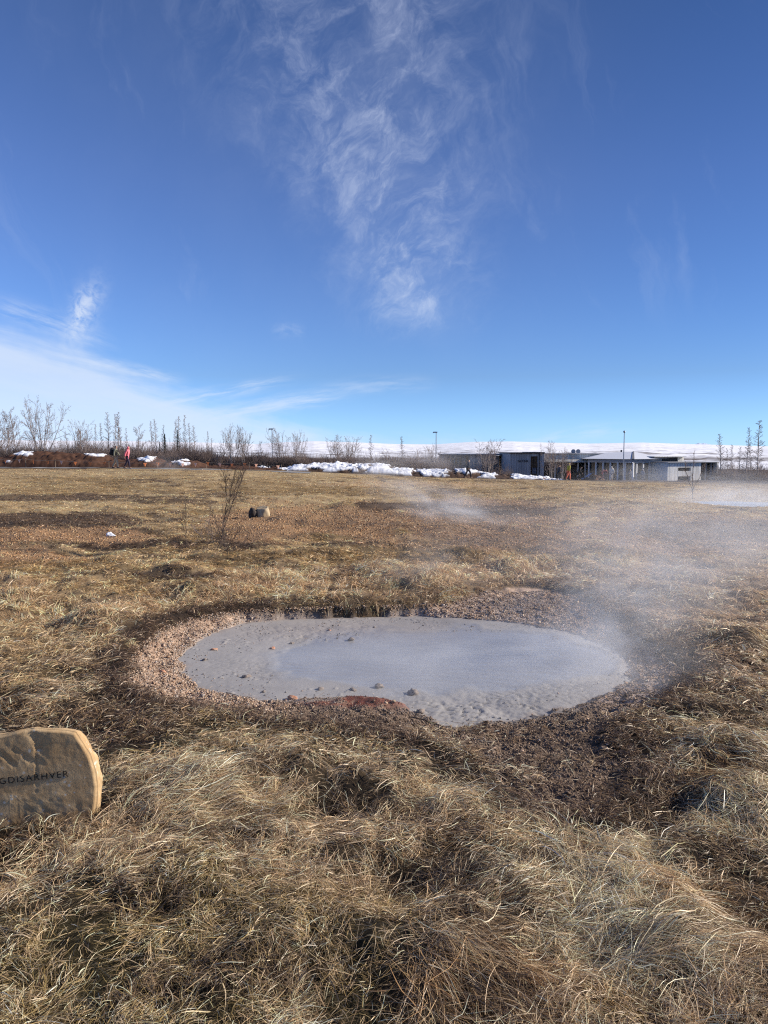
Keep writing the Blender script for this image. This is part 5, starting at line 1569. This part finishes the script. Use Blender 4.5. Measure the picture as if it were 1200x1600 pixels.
person(731, 752, 722, 66, 80, 'person in dark clothes walking alone past the snow bank', cloth('slate_jacket', (.06, .065, .08)), cloth('black_trousers', (.03, .03, .04)), cloth('grey_cap', (.12, .12, .13)), .08, .26, group='people near the visitor buildings')
person(872.5, 757, 732.5, 67, 70, 'person in a dark navy coat standing left of the yellow jacket', cloth('navy_coat', (.035, .04, .055)), cloth('navy_trousers', (.03, .03, .04)), None, .12, .08, long_coat=True, group='people near the visitor buildings')
person(887.5, 758, 730, 66, 75, 'person in a mustard yellow jacket and bright orange trousers', cloth('mustard_jacket', (.42, .36, .05)), cloth('orange_trousers', (.85, .22, .12)), cloth('yellow_cap', (.55, .45, .12)), .12, .14, group='people near the visitor buildings')
person(903.5, 758, 737, 67, 110, 'person in black bending down right of the yellow jacket', cloth('black_coat', (.02, .018, .022)), cloth('black_jeans', (.02, .02, .025)), None, .1, .12, crouch=.45, group='people near the visitor buildings')
person(940, 757, 739, 67, 80, 'person in a faded red jacket reaching an arm toward the white hood', cloth('faded_red_jacket', (.52, .13, .10)), cloth('maroon_trousers', (.13, .04, .04)), None, .2, .1, (.1, 1.5), arm_up={'r': 1.5}, crouch=.15, group='people near the visitor buildings')
person(947, 757, 738.5, 68.5, 250, 'person in dark maroon mostly hidden behind the red jacket', cloth('maroon_jacket', (.16, .04, .045)), cloth('charcoal_trousers', (.05, .04, .05)), None, .05, .1, group='people near the visitor buildings')
person(955, 759.5, 736.5, 65.5, 190, 'person in a white hooded jacket and pale trousers standing with legs apart', cloth('white_jacket', (.62, .60, .56)), cloth('pale_trousers', (.50, .46, .44)), None, .0, .12, hood=True, group='people near the visitor buildings')
person(985, 758, 740, 70, 240, 'person with pale sleeves seen dimly through the steam below the flagpole', cloth('grey_jacket', (.16, .17, .20)), cloth('grey_trousers', (.10, .10, .13)), cloth('white_hat', (.7, .7, .68)), .2, .12, (.9, .9), group='people near the visitor buildings')
person(1004, 758, 739, 71, 200, 'rightmost person, pale and dim in the steam', cloth('pale_grey_jacket', (.30, .31, .34)), cloth('slate_trousers', (.12, .12, .15)), cloth('cream_hat', (.7, .66, .6)), .0, .1, group='people near the visitor buildings')


def tarp():
    Y = 68.5; p = at(917, 751, Y); g = hz(p[0], Y); n = 14; t = np.linspace(0, 1, n); V = []
    for s in (0, 1):
        for q in (0, .02):
            V.append(np.stack([-.45 + 1.0 * t, np.full(n, -.3 + .6 * s), .05 + .62 * t + .05 * np.sin(t * 9 + s * 2) + q], 1))
    V = np.concatenate(V); f = []
    for i in range(n - 1): f += [(n + i, n + i + 1, 3 * n + i + 1, 3 * n + i), (i, 2 * n + i, 2 * n + i + 1, i + 1), (i, i + 1, n + i + 1, n + i), (2 * n + i, 3 * n + i, 3 * n + i + 1, 2 * n + i + 1)]
    o = mk('tarp', V, np.array(f), plain('blue_plastic', (.16, .22, .34), .4, .2, 3)); o.location = (p[0], Y, g); tag(o, 'dull blue tarp sloping up against a small heap of brown earth', 'tarp')


tarp()


# ------------------------------------------------------------------ steam from the springs
def puff(loc, size, dens, seed, thr=(.38, .72), nscale=1.6, stretch=(1, 1, 1), rot=(0, 0, 0), label=None):
    m = bpy.data.materials.new('steam'); m.use_nodes = True; nt = m.node_tree; nt.nodes.clear()
    o = nt.nodes.new('ShaderNodeOutputMaterial'); v = nt.nodes.new('ShaderNodeVolumePrincipled')
    tc = nt.nodes.new('ShaderNodeTexCoord'); sep = nt.nodes.new('ShaderNodeSeparateXYZ'); nt.links.new(tc.outputs['Object'], sep.inputs[0])
    x, y, z = (X(nt, sep.outputs[i]) for i in range(3))
    r2 = x * x + y * y + z * z
    fall = (1.0 - r2).max(0.0); fall = fall * fall
    n = noise(nt, vec(nt, x * stretch[0] + seed, y * stretch[1], z * stretch[2]), nscale * 1.45, 6, .64, 1.0).ss(*thr)
    nt.links.new((fall * n * dens).s, v.inputs['Density'])
    v.inputs['Color'].default_value = (.99, .99, .995, 1); v.inputs['Anisotropy'].default_value = 0.0
    nt.links.new(v.outputs[0], o.inputs['Volume'])
    V, Fq = ico(2); ob = mk('steam', V * 1.02, Fq, m); ob.location = loc; ob.scale = size; ob.rotation_euler = rot
    tag(ob, label or 'thin white steam drifting from the hot ground', 'steam', kind='stuff')
    m.cycles.volume_sampling = 'MULTIPLE_IMPORTANCE'
    return ob


p = unproj(720, 1040, 0); puff((p[0], p[1], .02), (2.1, 1.15, .30), .80, 3, (.30, .75), 1.3, (1.4, 1, .8), label='low steam lying on the wet centre of the mud pool')
p = unproj(960, 1000, 0); puff((p[0], p[1], .34), (1.4, 1.1, .85), .92, 8, (.40, .68), 1.3, (1, 1, .8), (0, R(-25), 0), label='densest puff of steam at the right end of the mud pool')
p = unproj(945, 1045, 0); puff((p[0], p[1], .08), (1.0, .8, .32), .95, 5, (.34, .68), 1.3, (1, 1, .8), label='low steam hiding the right end of the mud pool')
p = unproj(1090, 960, 0); puff((p[0] + .3, p[1] + .5, .55), (2.6, 2.2, .95), .40, 21, (.40, .66), 1.2, (1, 1, .7), label='broad veil of steam over the grass right of the mud pool')
p = unproj(1000, 870, 0); puff((p[0], p[1], .5), (4.2, 3.4, 1.0), .14, 33, (.36, .72), 1.5, (1.2, 1, .6), label='faint drifting steam over the meadow beyond the mud pool')
p = unproj(700, 920, 0); puff((p[0], p[1], .3), (1.3, 1.3, .5), .32, 45, (.42, .74), 1.5, (1, 1, .7), label='wisp of steam at the far edge of the mud pool')
p = unproj(700, 815, 0); puff((p[0], p[1], .35), (2.4, 3.0, .55), .55, 54, (.42, .66), 1.3, (1, 1, .6), (0, R(14), 0), label='slanting wisp of steam in the middle of the meadow')
p = unproj(1130, 805, -.3); puff((POND[0] + .3, POND[1] + .2, POND[2] + .25), (4.0, 2.8, .75), .42, 63, (.34, .62), 2.2, (1, 1, .5), label='bank of steam at the right edge of the meadow')
puff((ux(1000, 63), 63, -.6), (5.2, 2.5, 1.3), .22, 71, (.32, .72), 1.4, (1, 1, .6), label='steam in front of the glazed pavilion')
puff((ux(1130, 60), 60, -.8), (7, 3, 1.1), .11, 77, (.32, .72), 1.4, (1, 1, .6), label='steam in front of the right building end')
puff((ux(592, 64), 64, -.1), (3.2, 2.0, 1.25), .30, 85, (.30, .70), 1.4, (1, 1, .7), label='steam rising in front of the snow bank')
puff((ux(690, 66), 66, .6), (6.0, 3.0, 1.6), .10, 95, (.30, .70), 1.4, (1, 1, .7), label='thin steam between the snow bank and the dark building')
puff((ux(262, 60), 60, .3), (2.4, 2.0, 1.0), .10, 105, (.30, .70), 1.4, (1, 1, .7), label='faint steam at the meadow edge before the dirt mound')


# ------------------------------------------------------------------ hot pool at the right edge of the meadow
def build_hot_pool():
    n = 90; th = np.linspace(0, 2 * math.pi, n, endpoint=False); V = [(POND[0], POND[1], POND[2])]
    rad = 1 + (fbm(np.cos(th) * 1.5, np.sin(th) * 1.5, 611, 3) - .5) * .5
    V += [(POND[0] + 2.7 * a * math.cos(t), POND[1] + 2.0 * a * math.sin(t), POND[2]) for a, t in zip(rad, th)]
    m, nt, b = mat_new('milky_hot_water'); b.inputs['Base Color'].default_value = (.46, .48, .49, 1); b.inputs['Roughness'].default_value = .35; b.inputs['Specular IOR Level'].default_value = .3
    nn = noise(nt, objco(nt), 6, 4); nt.links.new(bump(nt, nn, .15, .01), b.inputs['Normal'])
    o = mk('hot_pool', np.array(V), np.array([(0, 1 + i, 1 + (i + 1) % n) for i in range(n)]), m); tag(o, kind='structure')


build_hot_pool()
